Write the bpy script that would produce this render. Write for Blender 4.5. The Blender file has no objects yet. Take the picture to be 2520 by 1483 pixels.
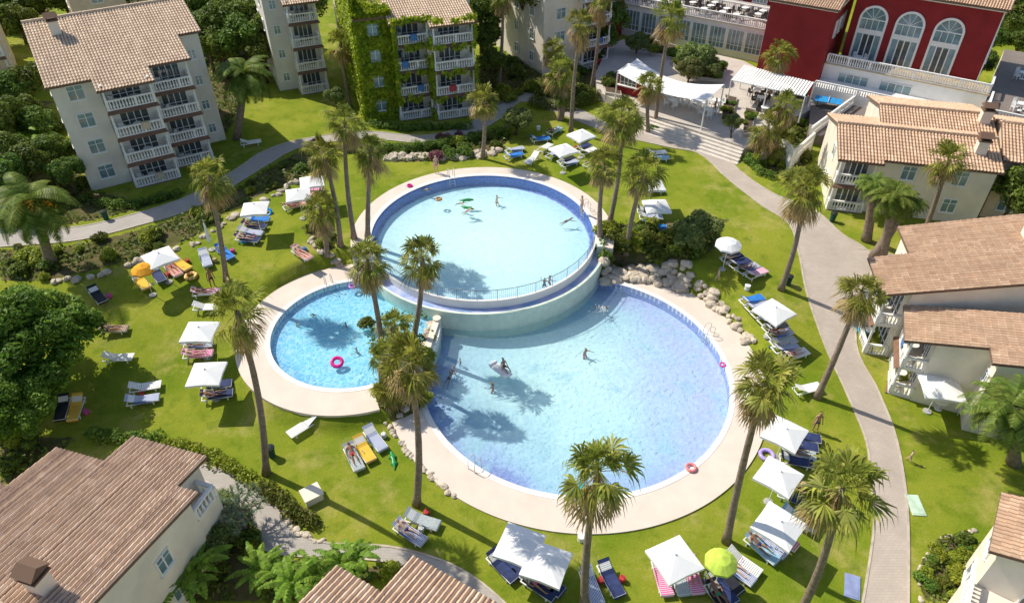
import bpy, math, random
import numpy as np
from mathutils import Vector, Matrix, noise as mnoise
R=random.Random(7)
sc=bpy.context.scene
F=1780.0;CU,CV=1260.0,741.7;HC=35.0;TH=math.radians(39)
LP=(4.3,35.7,10.4);UP=(-2.4,50.0,9.1);PP=(-11.3,38.9,5.8)
def ss(a,b,x):
    t=np.clip((x-a)/(b-a),0,1);return t*t*(3-2*t)
def H(x,y):
    z=2*ss(30,50,y)
    w=1-ss(12.7,14.2,np.hypot(x-LP[0],y-LP[1]));z=z*(1-w)
    w=1-ss(8.0,8.9,np.hypot(x-PP[0],y-PP[1]));z=z*(1-w)+.8*w
    w=1-ss(10.0,10.7,np.hypot(x-UP[0],y-UP[1]));z=z*(1-w)+2*w
    return z
def ray(u,v):
    dx=(u-CU)/F;dy=-(v-CV)/F
    return dx,math.cos(TH)+dy*math.sin(TH),-math.sin(TH)+dy*math.cos(TH)
def Wz(u,v,z):
    d=ray(u,v);t=(z-HC)/d[2];return Vector((d[0]*t,d[1]*t,z))
def W(u,v,dz=0):
    z=1.0
    for i in range(10):
        p=Wz(u,v,z+dz);z=.5*z+.5*float(H(p.x,p.y))
    return Vector((p.x,p.y,float(H(p.x,p.y))))
def Wy(u,v,y):
    d=ray(u,v);t=y/d[1];return Vector((d[0]*t,y,HC+d[2]*t))
# ---------------------------------------------------------------- materials
MATS={}
def nn(nt,t,**k):
    n=nt.nodes.new(t)
    for a,b in k.items(): setattr(n,a,b)
    return n
def base(name):
    m=bpy.data.materials.new(name);m.use_nodes=True;nt=m.node_tree
    return m,nt,nt.nodes['Principled BSDF']
def mixc(nt,fac,a,b,bt='MIX'):
    n=nn(nt,'ShaderNodeMix',data_type='RGBA',blend_type=bt)
    for s,v in ((n.inputs[0],fac),(n.inputs[6],a),(n.inputs[7],b)):
        if isinstance(v,bpy.types.NodeSocket): nt.links.new(v,s)
        elif isinstance(v,(int,float)): s.default_value=v
        else: s.default_value=(*v,1) if len(v)==3 else v
    return n.outputs[2]
def noise_(nt,scale,co,detail=4,rough=.55):
    n=nn(nt,'ShaderNodeTexNoise');n.inputs['Scale'].default_value=scale;n.inputs['Detail'].default_value=detail
    n.inputs['Roughness'].default_value=rough;nt.links.new(co,n.inputs['Vector']);return n.outputs[0]
def contrast(nt,s,a,b):
    n=nn(nt,'ShaderNodeMapRange');n.inputs[1].default_value=a;n.inputs[2].default_value=b;nt.links.new(s,n.inputs[0]);return n.outputs[0]
def M(name,col,rough=.75,var=.2,scale=2.0,bump=0.0,bscale=30,island=0.0,col2=None,spec=.3,rnd=0.0):
    if name in MATS: return MATS[name]
    m,nt,bs=base(name)
    tc=nn(nt,'ShaderNodeTexCoord').outputs['Object']
    c2=col2 or tuple(min(1,c*(1+var)) for c in col);c1=tuple(c*(1-var) for c in col) if not col2 else col
    f=contrast(nt,noise_(nt,scale,tc),.3,.7)
    out=mixc(nt,f,c1,c2)
    if island:
        g=nn(nt,'ShaderNodeNewGeometry').outputs['Random Per Island']
        h=nn(nt,'ShaderNodeMath',operation='MULTIPLY_ADD');nt.links.new(g,h.inputs[0]);h.inputs[1].default_value=2*island;h.inputs[2].default_value=1-island
        cb=nn(nt,'ShaderNodeCombineColor')
        for i in range(3): nt.links.new(h.outputs[0],cb.inputs[i])
        out=mixc(nt,1.0,out,cb.outputs[0],'MULTIPLY')
    if rnd:
        g=nn(nt,'ShaderNodeObjectInfo').outputs['Random']
        hs=nn(nt,'ShaderNodeHueSaturation');mr=nn(nt,'ShaderNodeMapRange');mr.inputs[3].default_value=.5-rnd*.08;mr.inputs[4].default_value=.5+rnd*.04
        nt.links.new(g,mr.inputs[0]);nt.links.new(mr.outputs[0],hs.inputs['Hue'])
        mr2=nn(nt,'ShaderNodeMapRange');mr2.inputs[3].default_value=1-rnd*.35;mr2.inputs[4].default_value=1+rnd*.5
        nt.links.new(g,mr2.inputs[0]);nt.links.new(mr2.outputs[0],hs.inputs['Value'])
        nt.links.new(out,hs.inputs['Color']);out=hs.outputs[0]
    nt.links.new(out,bs.inputs['Base Color'])
    bs.inputs['Roughness'].default_value=rough;bs.inputs['Specular IOR Level'].default_value=spec
    if bump:
        b=nn(nt,'ShaderNodeBump');b.inputs['Strength'].default_value=bump;b.inputs['Distance'].default_value=.05
        nt.links.new(noise_(nt,bscale,tc),b.inputs['Height']);nt.links.new(b.outputs[0],bs.inputs['Normal'])
    MATS[name]=m;return m
def leafM(name,col,col2,island=.45,rnd=.5,tr_=.42,spec=.3):
    if name in MATS: return MATS[name]
    m=M(name,col,rough=.5,scale=1.3,col2=col2,island=island,rnd=rnd,spec=spec)
    nt=m.node_tree;bs=nt.nodes['Principled BSDF'];tr=nn(nt,'ShaderNodeBsdfTranslucent')
    src=bs.inputs['Base Color'].links[0].from_socket;nt.links.new(src,tr.inputs[0])
    mx=nn(nt,'ShaderNodeMixShader');mx.inputs[0].default_value=tr_
    nt.links.new(bs.outputs[0],mx.inputs[1]);nt.links.new(tr.outputs[0],mx.inputs[2])
    nt.links.new(mx.outputs[0],nt.nodes['Material Output'].inputs[0]);return m
def roofM(name,cols,stain=(.30,.22,.15)):
    m,nt,bs=base(name)
    uv=nn(nt,'ShaderNodeUVMap').outputs[0]
    fl=nn(nt,'ShaderNodeVectorMath',operation='FLOOR');nt.links.new(uv,fl.inputs[0])
    wn=nn(nt,'ShaderNodeTexWhiteNoise',noise_dimensions='2D');nt.links.new(fl.outputs[0],wn.inputs[0])
    cr=nn(nt,'ShaderNodeValToRGB');e=cr.color_ramp.elements
    e[0].color=(*cols[0],1);e[1].color=(*cols[-1],1)
    for i,c in enumerate(cols[1:-1]):
        k=e.new((i+1)/(len(cols)-1));k.color=(*c,1)
    nt.links.new(wn.outputs[0],cr.inputs[0])
    tc=nn(nt,'ShaderNodeTexCoord').outputs['Object']
    f=contrast(nt,noise_(nt,.6,tc,6,.65),.35,.75)
    o=mixc(nt,f,cr.outputs[0],tuple(c*.8 for c in cols[1]))
    f=contrast(nt,noise_(nt,4,tc,5,.7),.54,.8);o=mixc(nt,f,o,stain)
    f=contrast(nt,noise_(nt,1.1,tc,6,.7),.62,.8);o=mixc(nt,f,o,(.66,.56,.43))
    sx=nn(nt,'ShaderNodeSeparateXYZ');nt.links.new(uv,sx.inputs[0])
    fr=nn(nt,'ShaderNodeMath',operation='FRACT');nt.links.new(sx.outputs[0],fr.inputs[0])
    ab=nn(nt,'ShaderNodeMath',operation='SUBTRACT');nt.links.new(fr.outputs[0],ab.inputs[0]);ab.inputs[1].default_value=.5
    a2=nn(nt,'ShaderNodeMath',operation='ABSOLUTE');nt.links.new(ab.outputs[0],a2.inputs[0])
    o=mixc(nt,contrast(nt,a2.outputs[0],.33,.5),o,(.17,.10,.065))
    nt.links.new(o,bs.inputs['Base Color']);bs.inputs['Roughness'].default_value=.85
    return m
def poolM(name,stops,r,amp,painted_caustic,side=None,vs=1.6):
    m,nt,bs=base(name)
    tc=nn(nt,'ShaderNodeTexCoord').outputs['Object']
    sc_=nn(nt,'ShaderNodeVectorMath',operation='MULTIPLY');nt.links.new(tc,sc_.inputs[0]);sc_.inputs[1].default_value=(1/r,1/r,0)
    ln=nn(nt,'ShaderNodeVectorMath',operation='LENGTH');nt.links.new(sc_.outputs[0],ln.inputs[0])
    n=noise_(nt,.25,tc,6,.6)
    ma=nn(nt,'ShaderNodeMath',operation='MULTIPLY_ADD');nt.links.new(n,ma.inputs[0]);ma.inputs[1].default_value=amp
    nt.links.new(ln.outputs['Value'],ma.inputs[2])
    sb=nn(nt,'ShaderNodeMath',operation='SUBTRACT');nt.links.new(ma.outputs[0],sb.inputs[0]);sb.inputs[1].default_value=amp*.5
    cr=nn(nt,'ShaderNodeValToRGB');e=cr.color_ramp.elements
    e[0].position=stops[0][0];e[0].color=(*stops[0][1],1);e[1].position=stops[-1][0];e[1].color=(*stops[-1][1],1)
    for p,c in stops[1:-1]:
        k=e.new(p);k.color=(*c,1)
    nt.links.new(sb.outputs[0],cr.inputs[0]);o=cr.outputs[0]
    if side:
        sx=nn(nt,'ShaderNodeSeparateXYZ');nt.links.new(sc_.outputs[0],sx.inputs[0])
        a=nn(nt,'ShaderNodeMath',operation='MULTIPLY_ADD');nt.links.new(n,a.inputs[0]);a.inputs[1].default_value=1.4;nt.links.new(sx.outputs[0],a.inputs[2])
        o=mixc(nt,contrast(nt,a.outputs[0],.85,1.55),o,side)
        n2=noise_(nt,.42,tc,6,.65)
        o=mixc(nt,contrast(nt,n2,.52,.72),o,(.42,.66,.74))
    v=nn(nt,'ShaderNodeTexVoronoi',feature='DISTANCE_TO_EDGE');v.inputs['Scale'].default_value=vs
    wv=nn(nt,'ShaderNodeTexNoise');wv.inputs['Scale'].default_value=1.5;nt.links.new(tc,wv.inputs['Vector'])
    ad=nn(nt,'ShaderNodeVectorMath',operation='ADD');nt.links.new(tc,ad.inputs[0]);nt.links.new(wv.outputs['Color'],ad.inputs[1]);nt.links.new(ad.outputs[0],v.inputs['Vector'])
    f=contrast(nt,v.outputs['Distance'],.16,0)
    f2=nn(nt,'ShaderNodeMath',operation='MULTIPLY');nt.links.new(f,f2.inputs[0]);f2.inputs[1].default_value=painted_caustic
    o=mixc(nt,f2.outputs[0],o,(.92,.97,.97))  # caustic light ripples painted into the floor colour as pale Voronoi lines
    bk=nn(nt,'ShaderNodeTexBrick');bk.inputs['Scale'].default_value=2.2;bk.offset=0;bk.inputs['Brick Width'].default_value=.5;bk.inputs['Row Height'].default_value=.5
    bk.inputs['Mortar Size'].default_value=.02;bk.inputs['Color1'].default_value=(1,1,1,1);bk.inputs['Color2'].default_value=(.86,.88,.92,1);bk.inputs['Mortar'].default_value=(.9,.93,.95,1)
    nt.links.new(tc,bk.inputs['Vector']);o=mixc(nt,1.0,o,bk.outputs[0],'MULTIPLY')
    nt.links.new(o,bs.inputs['Base Color']);bs.inputs['Roughness'].default_value=.6
    return m
def waterM(name,tint,bs_=.25,sc=3.0,milk=.07,mc=(.40,.66,.80)):
    m=bpy.data.materials.new(name);m.use_nodes=True;nt=m.node_tree;nt.nodes.clear()
    o=nn(nt,'ShaderNodeOutputMaterial');t=nn(nt,'ShaderNodeBsdfTransparent');t.inputs[0].default_value=(*tint,1)
    g=nn(nt,'ShaderNodeBsdfGlossy');g.inputs['Roughness'].default_value=.07
    tc=nn(nt,'ShaderNodeTexCoord').outputs['Object']
    b=nn(nt,'ShaderNodeBump');b.inputs['Strength'].default_value=bs_;b.inputs['Distance'].default_value=.12
    nt.links.new(noise_(nt,sc,tc,3),b.inputs['Height']);nt.links.new(b.outputs[0],g.inputs['Normal'])
    fr=nn(nt,'ShaderNodeFresnel');fr.inputs[0].default_value=1.33;nt.links.new(b.outputs[0],fr.inputs['Normal'])
    df=nn(nt,'ShaderNodeBsdfDiffuse');df.inputs[0].default_value=(*mc,1)
    m0=nn(nt,'ShaderNodeMixShader');m0.inputs[0].default_value=milk;nt.links.new(t.outputs[0],m0.inputs[1]);nt.links.new(df.outputs[0],m0.inputs[2])
    mx=nn(nt,'ShaderNodeMixShader');nt.links.new(fr.outputs[0],mx.inputs[0]);nt.links.new(m0.outputs[0],mx.inputs[1]);nt.links.new(g.outputs[0],mx.inputs[2])
    nt.links.new(mx.outputs[0],o.inputs[0]);return m
def paverM(name,c1,c2,mort,scale):
    m,nt,bs=base(name);tc=nn(nt,'ShaderNodeTexCoord').outputs['Object']
    bk=nn(nt,'ShaderNodeTexBrick');bk.inputs['Scale'].default_value=scale;bk.inputs['Color1'].default_value=(*c1,1);bk.inputs['Color2'].default_value=(*c2,1);bk.inputs['Mortar'].default_value=(*mort,1)
    bk.inputs['Mortar Size'].default_value=.015
    nt.links.new(tc,bk.inputs['Vector'])
    o=mixc(nt,contrast(nt,noise_(nt,.5,tc,6,.65),.35,.75),bk.outputs[0],tuple(c*.72 for c in c1))
    nt.links.new(o,bs.inputs['Base Color']);bs.inputs['Roughness'].default_value=.85;return m
def towelM(name,c1,c2,scale=9,ang=0):
    m,nt,bs=base(name);tc=nn(nt,'ShaderNodeTexCoord').outputs['Object']
    w=nn(nt,'ShaderNodeTexWave',bands_direction='X' if ang==0 else 'Y');w.inputs['Scale'].default_value=scale*.33;w.inputs['Distortion'].default_value=.6 if ang<2 else 6;nt.links.new(tc,w.inputs['Vector'])
    o=mixc(nt,contrast(nt,w.outputs['Fac'],.45,.55),c1,c2)
    nt.links.new(o,bs.inputs['Base Color']);bs.inputs['Roughness'].default_value=.95;return m

white=M('white_paint',(.84,.82,.78),var=.05,scale=1.5)
plast=M('white_plastic',(.84,.84,.82),rough=.4,var=.03)
canvas=M('white_canvas',(.86,.86,.84),rough=.9,var=.04,scale=2)
stucco=M('cream_stucco',(.80,.72,.60),var=.1,scale=.7,bump=.25)
stucco2=M('grey_stucco',(.77,.71,.63),var=.1,scale=.6,bump=.25)
peach=M('peach_stucco',(.74,.60,.45),var=.12,scale=.6,bump=.2)
redm=M('red_stucco',(.27,.02,.022),var=.15,scale=.8,bump=.2)
glass=M('window_glass',(.18,.28,.32),rough=.08,var=.5,scale=.8,spec=.8,rnd=.3)
darkg=M('dark_glass',(.06,.08,.09),rough=.08,var=.4,scale=.8,spec=.8)
trunkm=M('palm_bark',(.17,.125,.09),col2=(.32,.25,.19),scale=5,bump=.6,bscale=12)
barkm=M('bark',(.11,.08,.05),var=.3,scale=5,bump=.5)
deadm=leafM('dead_frond',(.38,.27,.12),(.56,.42,.20),.4,.1)
palmg=leafM('palm_leaf',(.18,.225,.03),(.40,.39,.075),.5,.2)
feather=leafM('feather_leaf',(.10,.19,.025),(.25,.31,.06),.5,.2,.4,.15)
treeg=leafM('tree_leaf',(.075,.145,.017),(.19,.27,.04),.5,.4)
bigg=leafM('large_tree_leaf',(.085,.18,.016),(.23,.36,.04),.5,.1)
shrubg=leafM('shrub_leaf',(.08,.15,.017),(.20,.27,.04),.5,.6)
limeg=leafM('lime_leaf',(.22,.30,.02),(.38,.42,.045),.45,.2)
pinkl=leafM('flower_leaf',(.11,.13,.03),(.42,.10,.22),.5,.2)
banana=leafM('banana_leaf',(.13,.27,.02),(.27,.41,.05),.4,.1)
ivym=leafM('ivy_leaf',(.20,.32,.012),(.48,.52,.03),.5,.0,.5)
dragm=leafM('dragon_leaf',(.20,.27,.15),(.36,.43,.27),.4,.0,.2)
rockm=M('limestone',(.38,.32,.245),col2=(.68,.59,.47),scale=1.2,bump=.7,bscale=6)
deckm=M('deck_stone',(.72,.62,.53),var=.06,scale=.8,bump=.1,bscale=20)
copm=M('coping_stone',(.85,.82,.77),var=.05,scale=1)
wallp=M('pool_wall_tile',(.68,.76,.64),var=.08,scale=2)
gutm=M('gutter_tile',(.20,.36,.66),col2=(.58,.56,.78),scale=1.2)
steel=M('dark_steel',(.08,.09,.11),rough=.35,var=.1)
railm=M('grey_rail_paint',(.20,.22,.26),rough=.4,var=.1)
brownm=M('dark_wood',(.20,.11,.07),var=.2,scale=3)
roofA=roofM('roof_tiles_sandy',[(.78,.60,.43),(.66,.49,.35),(.82,.66,.49),(.54,.39,.27)])
roofB=roofM('roof_tiles_terracotta',[(.70,.475,.31),(.61,.40,.26),(.76,.55,.38),(.49,.31,.20)])
roofC=roofM('roof_tiles_weathered',[(.70,.49,.34),(.60,.41,.28),(.76,.57,.42),(.48,.32,.22)])
pathm=paverM('path_pavers',(.54,.46,.39),(.48,.41,.35),(.37,.32,.27),1.6)
pathd=paverM('grey_pavers',(.48,.44,.39),(.43,.39,.35),(.33,.30,.27),1.6)
terrm=paverM('terrace_tiles',(.64,.57,.50),(.58,.52,.46),(.44,.39,.35),.8)
darkt=paverM('dark_tiles',(.26,.21,.18),(.21,.18,.16),(.15,.13,.12),.8)
# ---------------------------------------------------------------- mesh helpers
def setp(o,parent=None,label=None,category=None,group=None,kind=None):
    if parent is not None: o.parent=parent
    if label: o['label']=label
    if category: o['category']=category
    if group: o['group']=group
    if kind: o['kind']=kind
    return o
def ob(name,me,loc=(0,0,0),rz=0,scale=(1,1,1),**k):
    o=bpy.data.objects.new(name,me);sc.collection.objects.link(o)
    o.location=loc;o.rotation_euler=rz if isinstance(rz,tuple) else (0,0,rz)
    o.scale=scale if isinstance(scale,tuple) else (scale,)*3
    return setp(o,**k)
class MB:
    def __init__(s): s.v=[];s.f=[];s.m=[]
    def add(s,vs,fs,mi=0):
        n=len(s.v);s.v+=[tuple(v) for v in vs];s.f+=[tuple(i+n for i in f) for f in fs];s.m+=[mi]*len(fs)
    def box(s,x0,x1,y0,y1,z0,z1,mi=0,z2=None):
        z2=z1 if z2 is None else z2
        s.add([(x0,y0,z0),(x1,y0,z0),(x1,y1,z0),(x0,y1,z0),(x0,y0,z1),(x1,y0,z1),(x1,y1,z2),(x0,y1,z2)],
              [(0,3,2,1),(4,5,6,7),(0,1,5,4),(1,2,6,5),(2,3,7,6),(3,0,4,7)],mi)
    def tube(s,ps,rs,n=8,mi=0,cap=True):
        ps=[Vector(p) for p in ps];vs=[];fs=[]
        for i,p in enumerate(ps):
            d=(ps[min(i+1,len(ps)-1)]-ps[max(i-1,0)]).normalized()
            a=d.orthogonal().normalized() if abs(d.z)<.95 else Vector((1,0,0));a=(a-d*a.dot(d)).normalized();b=d.cross(a)
            for k in range(n):
                t=2*math.pi*k/n;vs.append(p+(a*math.cos(t)+b*math.sin(t))*rs[i])
        for i in range(len(ps)-1):
            for k in range(n):
                fs.append((i*n+k,i*n+(k+1)%n,(i+1)*n+(k+1)%n,(i+1)*n+k))
        if cap: fs.append(tuple(range(n))[::-1]);fs.append(tuple((len(ps)-1)*n+k for k in range(n)))
        s.add(vs,fs,mi)
    def mesh(s,name,mats,smooth=False):
        me=bpy.data.meshes.new(name);me.from_pydata(s.v,[],s.f)
        for m in (mats if isinstance(mats,(list,tuple)) else [mats]): me.materials.append(m)
        me.polygons.foreach_set('material_index',s.m)
        if smooth: me.polygons.foreach_set('use_smooth',[True]*len(s.f))
        me.update();return me
def ring(r0,r1,a0,a1,z0,z1,mat,name='ring',n=None):
    b=MB();n=n or max(8,int(abs(a1-a0)/2));full=abs(a1-a0)>=360
    vs=[]
    for i in range(n+1):
        a=math.radians(a0+(a1-a0)*i/n);c,s_=math.cos(a),math.sin(a)
        vs+=[(r0*c,r0*s_,z0),(r1*c,r1*s_,z0),(r1*c,r1*s_,z1),(r0*c,r0*s_,z1)]
    fs=[]
    for i in range(n):
        for k in range(4): fs.append((i*4+k,i*4+(k+1)%4,i*4+4+(k+1)%4,i*4+4+k))
    if not full: fs+=[(0,1,2,3),(n*4+3,n*4+2,n*4+1,n*4)]
    b.add(vs,fs);return b.mesh(name,mat)
# ---------------------------------------------------------------- ground
def pip(X,Y,poly):
    ins=np.zeros(X.shape,bool);n=len(poly);j=n-1
    for i in range(n):
        xi,yi=poly[i];xj,yj=poly[j]
        c=((yi>Y)!=(yj>Y))&(X<(xj-xi)*(Y-yi)/((yj-yi) or 1e-9)+xi)
        ins^=c;j=i
    return ins
BEDS=[
 [(0,615),(190,602),(345,565),(490,520),(610,450),(670,408),(745,368),(790,400),(740,440),(660,475),(560,520),(470,590),(330,640),(130,690),(0,690)],
 [(745,360),(900,352),(1040,358),(1230,320),(1260,340),(1220,375),(1100,395),(950,400),(900,380)],
 [(0,200),(90,240),(230,470),(330,495),(450,470),(455,478),(330,520),(180,550),(0,560)],
 [(1470,560),(1560,550),(1720,545),(1790,540),(1750,620),(1690,640),(1600,650),(1480,660)],
 [(900,790),(960,760),(1060,770),(1075,850),(1050,1000),(985,1040),(930,1000),(920,960)],
 [(390,1090),(480,1085),(640,1180),(780,1270),(790,1300),(720,1300),(640,1220),(560,1170),(470,1140)],
 [(470,1230),(560,1220),(640,1300),(650,1483),(380,1483),(490,1300)],
 [(460,0),(700,0),(760,120),(720,190),(620,200),(560,330),(530,330),(480,100)],
 [(1180,120),(1480,120),(1480,220),(1400,260),(1290,225),(1200,275),(1180,300)],
 [(2260,1390),(2310,1320),(2400,1310),(2420,1350),(2340,1483),(2270,1483)],
 [(650,1375),(950,1390),(1010,1395),(900,1440),(735,1483),(650,1483)],
 [(1830,360),(1990,300),(2000,400),(1900,440),(1830,400)],
 [(740,560),(820,560),(830,620),(790,620)],
 [(0,1060),(180,1080),(150,1110),(0,1200)],
 [(0,0),(120,0),(90,60),(0,110)],
]
BW=[[tuple(W(u,v)[:2]) for u,v in b] for b in BEDS]
xs=sorted(set([-2500,-1200,-600,-350,-220]+[round(-160+i*4,2) for i in range(31)]+[round(-40+i*.4,2) for i in range(201)]+[round(44+i*4,2) for i in range(30)]+[220,350,600,1200,2500]))
ys=sorted(set([-2500,-1000,-400,-150,-60,-20,0,6]+[round(10+i*.4,2) for i in range(176)]+[round(84+i*4,2) for i in range(25)]+[220,300,450,800,1500,2500]))
X,Y=np.meshgrid(np.array(xs),np.array(ys))
Z=H(X,Y);
d=np.hypot(X-LP[0],Y-LP[1]);Z=np.where(d<10.75,-1.8,Z)
d=np.hypot(X-UP[0],Y-UP[1]);Z=np.where(d<9.9,np.minimum(Z,.1),Z)
d=np.hypot(X-PP[0],Y-PP[1]);Z=np.where(d<6.0,np.minimum(Z,-1.0),Z)
ny,nx=X.shape
verts=np.stack([X.ravel(),Y.ravel(),Z.ravel()],1).tolist()
idx=np.arange(nx*ny).reshape(ny,nx)
fs=np.stack([idx[:-1,:-1],idx[:-1,1:],idx[1:,1:],idx[1:,:-1]],-1).reshape(-1,4).tolist()
me=bpy.data.meshes.new('ground');me.from_pydata(verts,[],fs)
soil=np.zeros(X.shape)
for p in BW: soil=np.maximum(soil,pip(X,Y,p).astype(float))
at=me.attributes.new('soil','FLOAT','POINT');at.data.foreach_set('value',soil.ravel())
me.polygons.foreach_set('use_smooth',[True]*len(fs))
m,nt,bs=base('grass_ground')
tc=nn(nt,'ShaderNodeTexCoord').outputs['Object']
a=mixc(nt,contrast(nt,noise_(nt,.16,tc,6,.6),.36,.62),(.20,.275,.018),(.345,.36,.04))
a=mixc(nt,contrast(nt,noise_(nt,.26,tc,7,.72),.52,.70),a,(.50,.42,.13))
a=mixc(nt,contrast(nt,noise_(nt,.8,tc,6,.65),.5,.74),a,(.15,.225,.014))
f=contrast(nt,noise_(nt,9,tc,5,.85),.3,.72);a=mixc(nt,f,a,mixc(nt,1.0,a,(.55,.62,.52),'MULTIPLY'))
f=contrast(nt,noise_(nt,2.2,tc,5,.75),.64,.74);a=mixc(nt,f,a,(.40,.30,.12))
so=nn(nt,'ShaderNodeAttribute',attribute_name='soil')
ad=nn(nt,'ShaderNodeMath',operation='ADD');nt.links.new(so.outputs['Fac'],ad.inputs[0]);nt.links.new(noise_(nt,2.5,tc),ad.inputs[1])
sm=contrast(nt,ad.outputs[0],1.0,1.25)
a=mixc(nt,sm,a,mixc(nt,contrast(nt,noise_(nt,1.2,tc),.35,.65),(.08,.10,.022),(.17,.125,.07)))
nt.links.new(a,bs.inputs['Base Color']);bs.inputs['Roughness'].default_value=.95;bs.inputs['Specular IOR Level'].default_value=.1
bp=nn(nt,'ShaderNodeBump');bp.inputs['Strength'].default_value=.6;bp.inputs['Distance'].default_value=.08
nt.links.new(noise_(nt,8,tc,6,.85),bp.inputs['Height']);nt.links.new(bp.outputs[0],bs.inputs['Normal'])
me.materials.append(m);ob('ground',me,kind='structure')
# ---------------------------------------------------------------- paths
def resamp(pts,n):
    P=[Vector(p) for p in pts];out=[];k=len(P)-1
    for i in range(n+1):
        t=i/n*k;j=min(int(t),k-1);f=t-j
        p0=P[max(j-1,0)];p1=P[j];p2=P[j+1];p3=P[min(j+2,k)]
        out.append(.5*((2*p1)+(p2-p0)*f+(2*p0-5*p1+4*p2-p3)*f*f+(3*p1-p0-3*p2+p3)*f**3))
    return out
def ribbon(name,L,Rr,mat,dz=.035,n=None,nc=6,kerb=True):
    n=n or len(L)*7
    A=[W(u,v).xy for u,v in L];B=[W(u,v).xy for u,v in Rr]
    A=resamp([(p.x,p.y,0) for p in A],n);B=resamp([(p.x,p.y,0) for p in B],n)
    b=MB();vs=[];fs=[]
    for p,q in zip(A,B):
        for k in range(nc+1):
            r=p.lerp(q,k/nc);vs.append((r.x,r.y,float(H(r.x,r.y))+dz))
    w=nc+1
    for i in range(n):
        for k in range(nc): fs.append((i*w+k,i*w+k+1,i*w+w+k+1,i*w+w+k))
    b.add(vs,fs);ob(name,b.mesh(name,mat),kind='structure')
    if kerb:
        b=MB()
        for E in (A,B):
            for i in range(0,n):
                p,q=E[i],E[i+1];t=(q-p)
                if t.length<1e-4: continue
                t.normalize();s=Vector((-t.y,t.x,0))*.06
                zs=[float(H(p.x,p.y))+.07,float(H(q.x,q.y))+.07]
                vs=[p-s,p+s,q+s,q-s];z=[zs[0],zs[0],zs[1],zs[1]]
                b.add([(v.x,v.y,zz-.15) for v,zz in zip(vs,z)]+[(v.x,v.y,zz) for v,zz in zip(vs,z)],[(4,5,6,7),(0,1,5,4),(1,2,6,5),(2,3,7,6),(3,0,4,7)])
        ob('kerb',b.mesh('kerb',M('kerb_stone',(.50,.43,.35))),kind='structure')
ribbon('path',[(1500,330),(1640,362),(1722,380),(1790,440),(1870,503),(1940,550),(1965,620),(1985,720),(2030,850),(2080,960),(2130,1080),(2145,1200),(2150,1300),(2120,1500)],
              [(1505,312),(1680,340),(1765,368),(1825,425),(1905,478),(2000,515),(2070,575),(2145,640),(2105,830),(2160,960),(2200,1060),(2225,1180),(2235,1300),(2235,1500)],pathm)
ribbon('path',[(0,608),(190,592),(340,556),(480,512),(600,442),(665,402),(745,362),(900,343),(1040,352),(1150,335),(1235,290),(1290,250),(1400,290),(1500,330)],
              [(0,565),(180,560),(320,530),(460,485),(585,415),(645,375),(740,344),(900,325),(1040,335),(1140,312),(1210,270),(1280,228),(1420,268),(1505,312)],pathd)
ribbon('path',[(475,1138),(570,1165),(655,1215),(720,1300),(800,1335),(960,1345),(1090,1380),(1180,1430),(1260,1500)],
              [(465,1165),(540,1205),(620,1270),(650,1350),(780,1372),(940,1380),(1060,1420),(1130,1470),(1180,1520)],pathd)
ribbon('path',[(2110,612),(2180,625),(2260,640)],[(2110,690),(2200,715),(2280,730)],pathm,dz=.045)
# ---------------------------------------------------------------- pools
wU=waterM('water_upper',(.90,.98,.99),.3,2.2,.08);wL=waterM('water_lower',(.88,.96,.99),.35,2.8,.11,(.50,.70,.82));wP=waterM('water_paddling',(.80,.955,.99),.35,3.2,.06)
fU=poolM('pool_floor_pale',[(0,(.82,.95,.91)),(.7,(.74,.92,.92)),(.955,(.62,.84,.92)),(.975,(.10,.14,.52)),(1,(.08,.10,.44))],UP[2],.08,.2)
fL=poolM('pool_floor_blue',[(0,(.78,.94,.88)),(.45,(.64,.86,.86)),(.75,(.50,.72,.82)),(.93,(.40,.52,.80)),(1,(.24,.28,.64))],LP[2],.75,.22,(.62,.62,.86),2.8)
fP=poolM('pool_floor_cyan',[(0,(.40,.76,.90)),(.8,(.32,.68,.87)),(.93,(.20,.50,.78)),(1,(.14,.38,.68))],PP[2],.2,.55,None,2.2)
def disc(r,z,mat,name):
    b=MB();n=160;b.add([(r*math.cos(2*math.pi*i/n),r*math.sin(2*math.pi*i/n),z) for i in range(n)],[tuple(range(n))]);return b.mesh(name,mat)
def pool(C,zt,depth,fm,wm,label,band=(.10,.16,.50)):
    root=ob('swimming_pool',None,(C[0],C[1],zt),label=label,category='swimming pool')
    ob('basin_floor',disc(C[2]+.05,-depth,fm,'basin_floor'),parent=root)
    ob('basin_wall',ring(C[2],C[2]+.12,0,360,-depth-.2,-.01,M('pool_band_tile_%d'%int(band[1]*100),band,var=.3,scale=5),'basin_wall',160),parent=root)
    ob('water',disc(C[2]+.01,zt-.07,wm,'water'),(C[0],C[1],0),kind='structure')
    return root
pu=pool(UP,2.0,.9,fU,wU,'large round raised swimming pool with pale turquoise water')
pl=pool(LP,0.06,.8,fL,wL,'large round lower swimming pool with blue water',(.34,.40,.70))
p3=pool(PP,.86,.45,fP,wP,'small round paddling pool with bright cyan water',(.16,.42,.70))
ob('coping',ring(9.12,9.5,-12,216,-.3,.06,copm,'coping'),parent=pu)
ob('coping',ring(9.12,9.3,216,348,-1.6,.06,copm,'coping2'),parent=pu)
ob('gutter',ring(9.3,10.0,214,350,-1.6,-.62,gutm,'gutter'),parent=pu)
ob('outer_wall',ring(10.0,10.2,213,351,-3.6,-.42,wallp,'outer_wall'),parent=pu)
ob('coping',ring(10.4,10.75,-175,165,-.4,.05,copm,'coping3'),parent=pl)
ob('coping',ring(5.8,6.15,0,360,-.4,.05,copm,'coping4',120),parent=p3)
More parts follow.
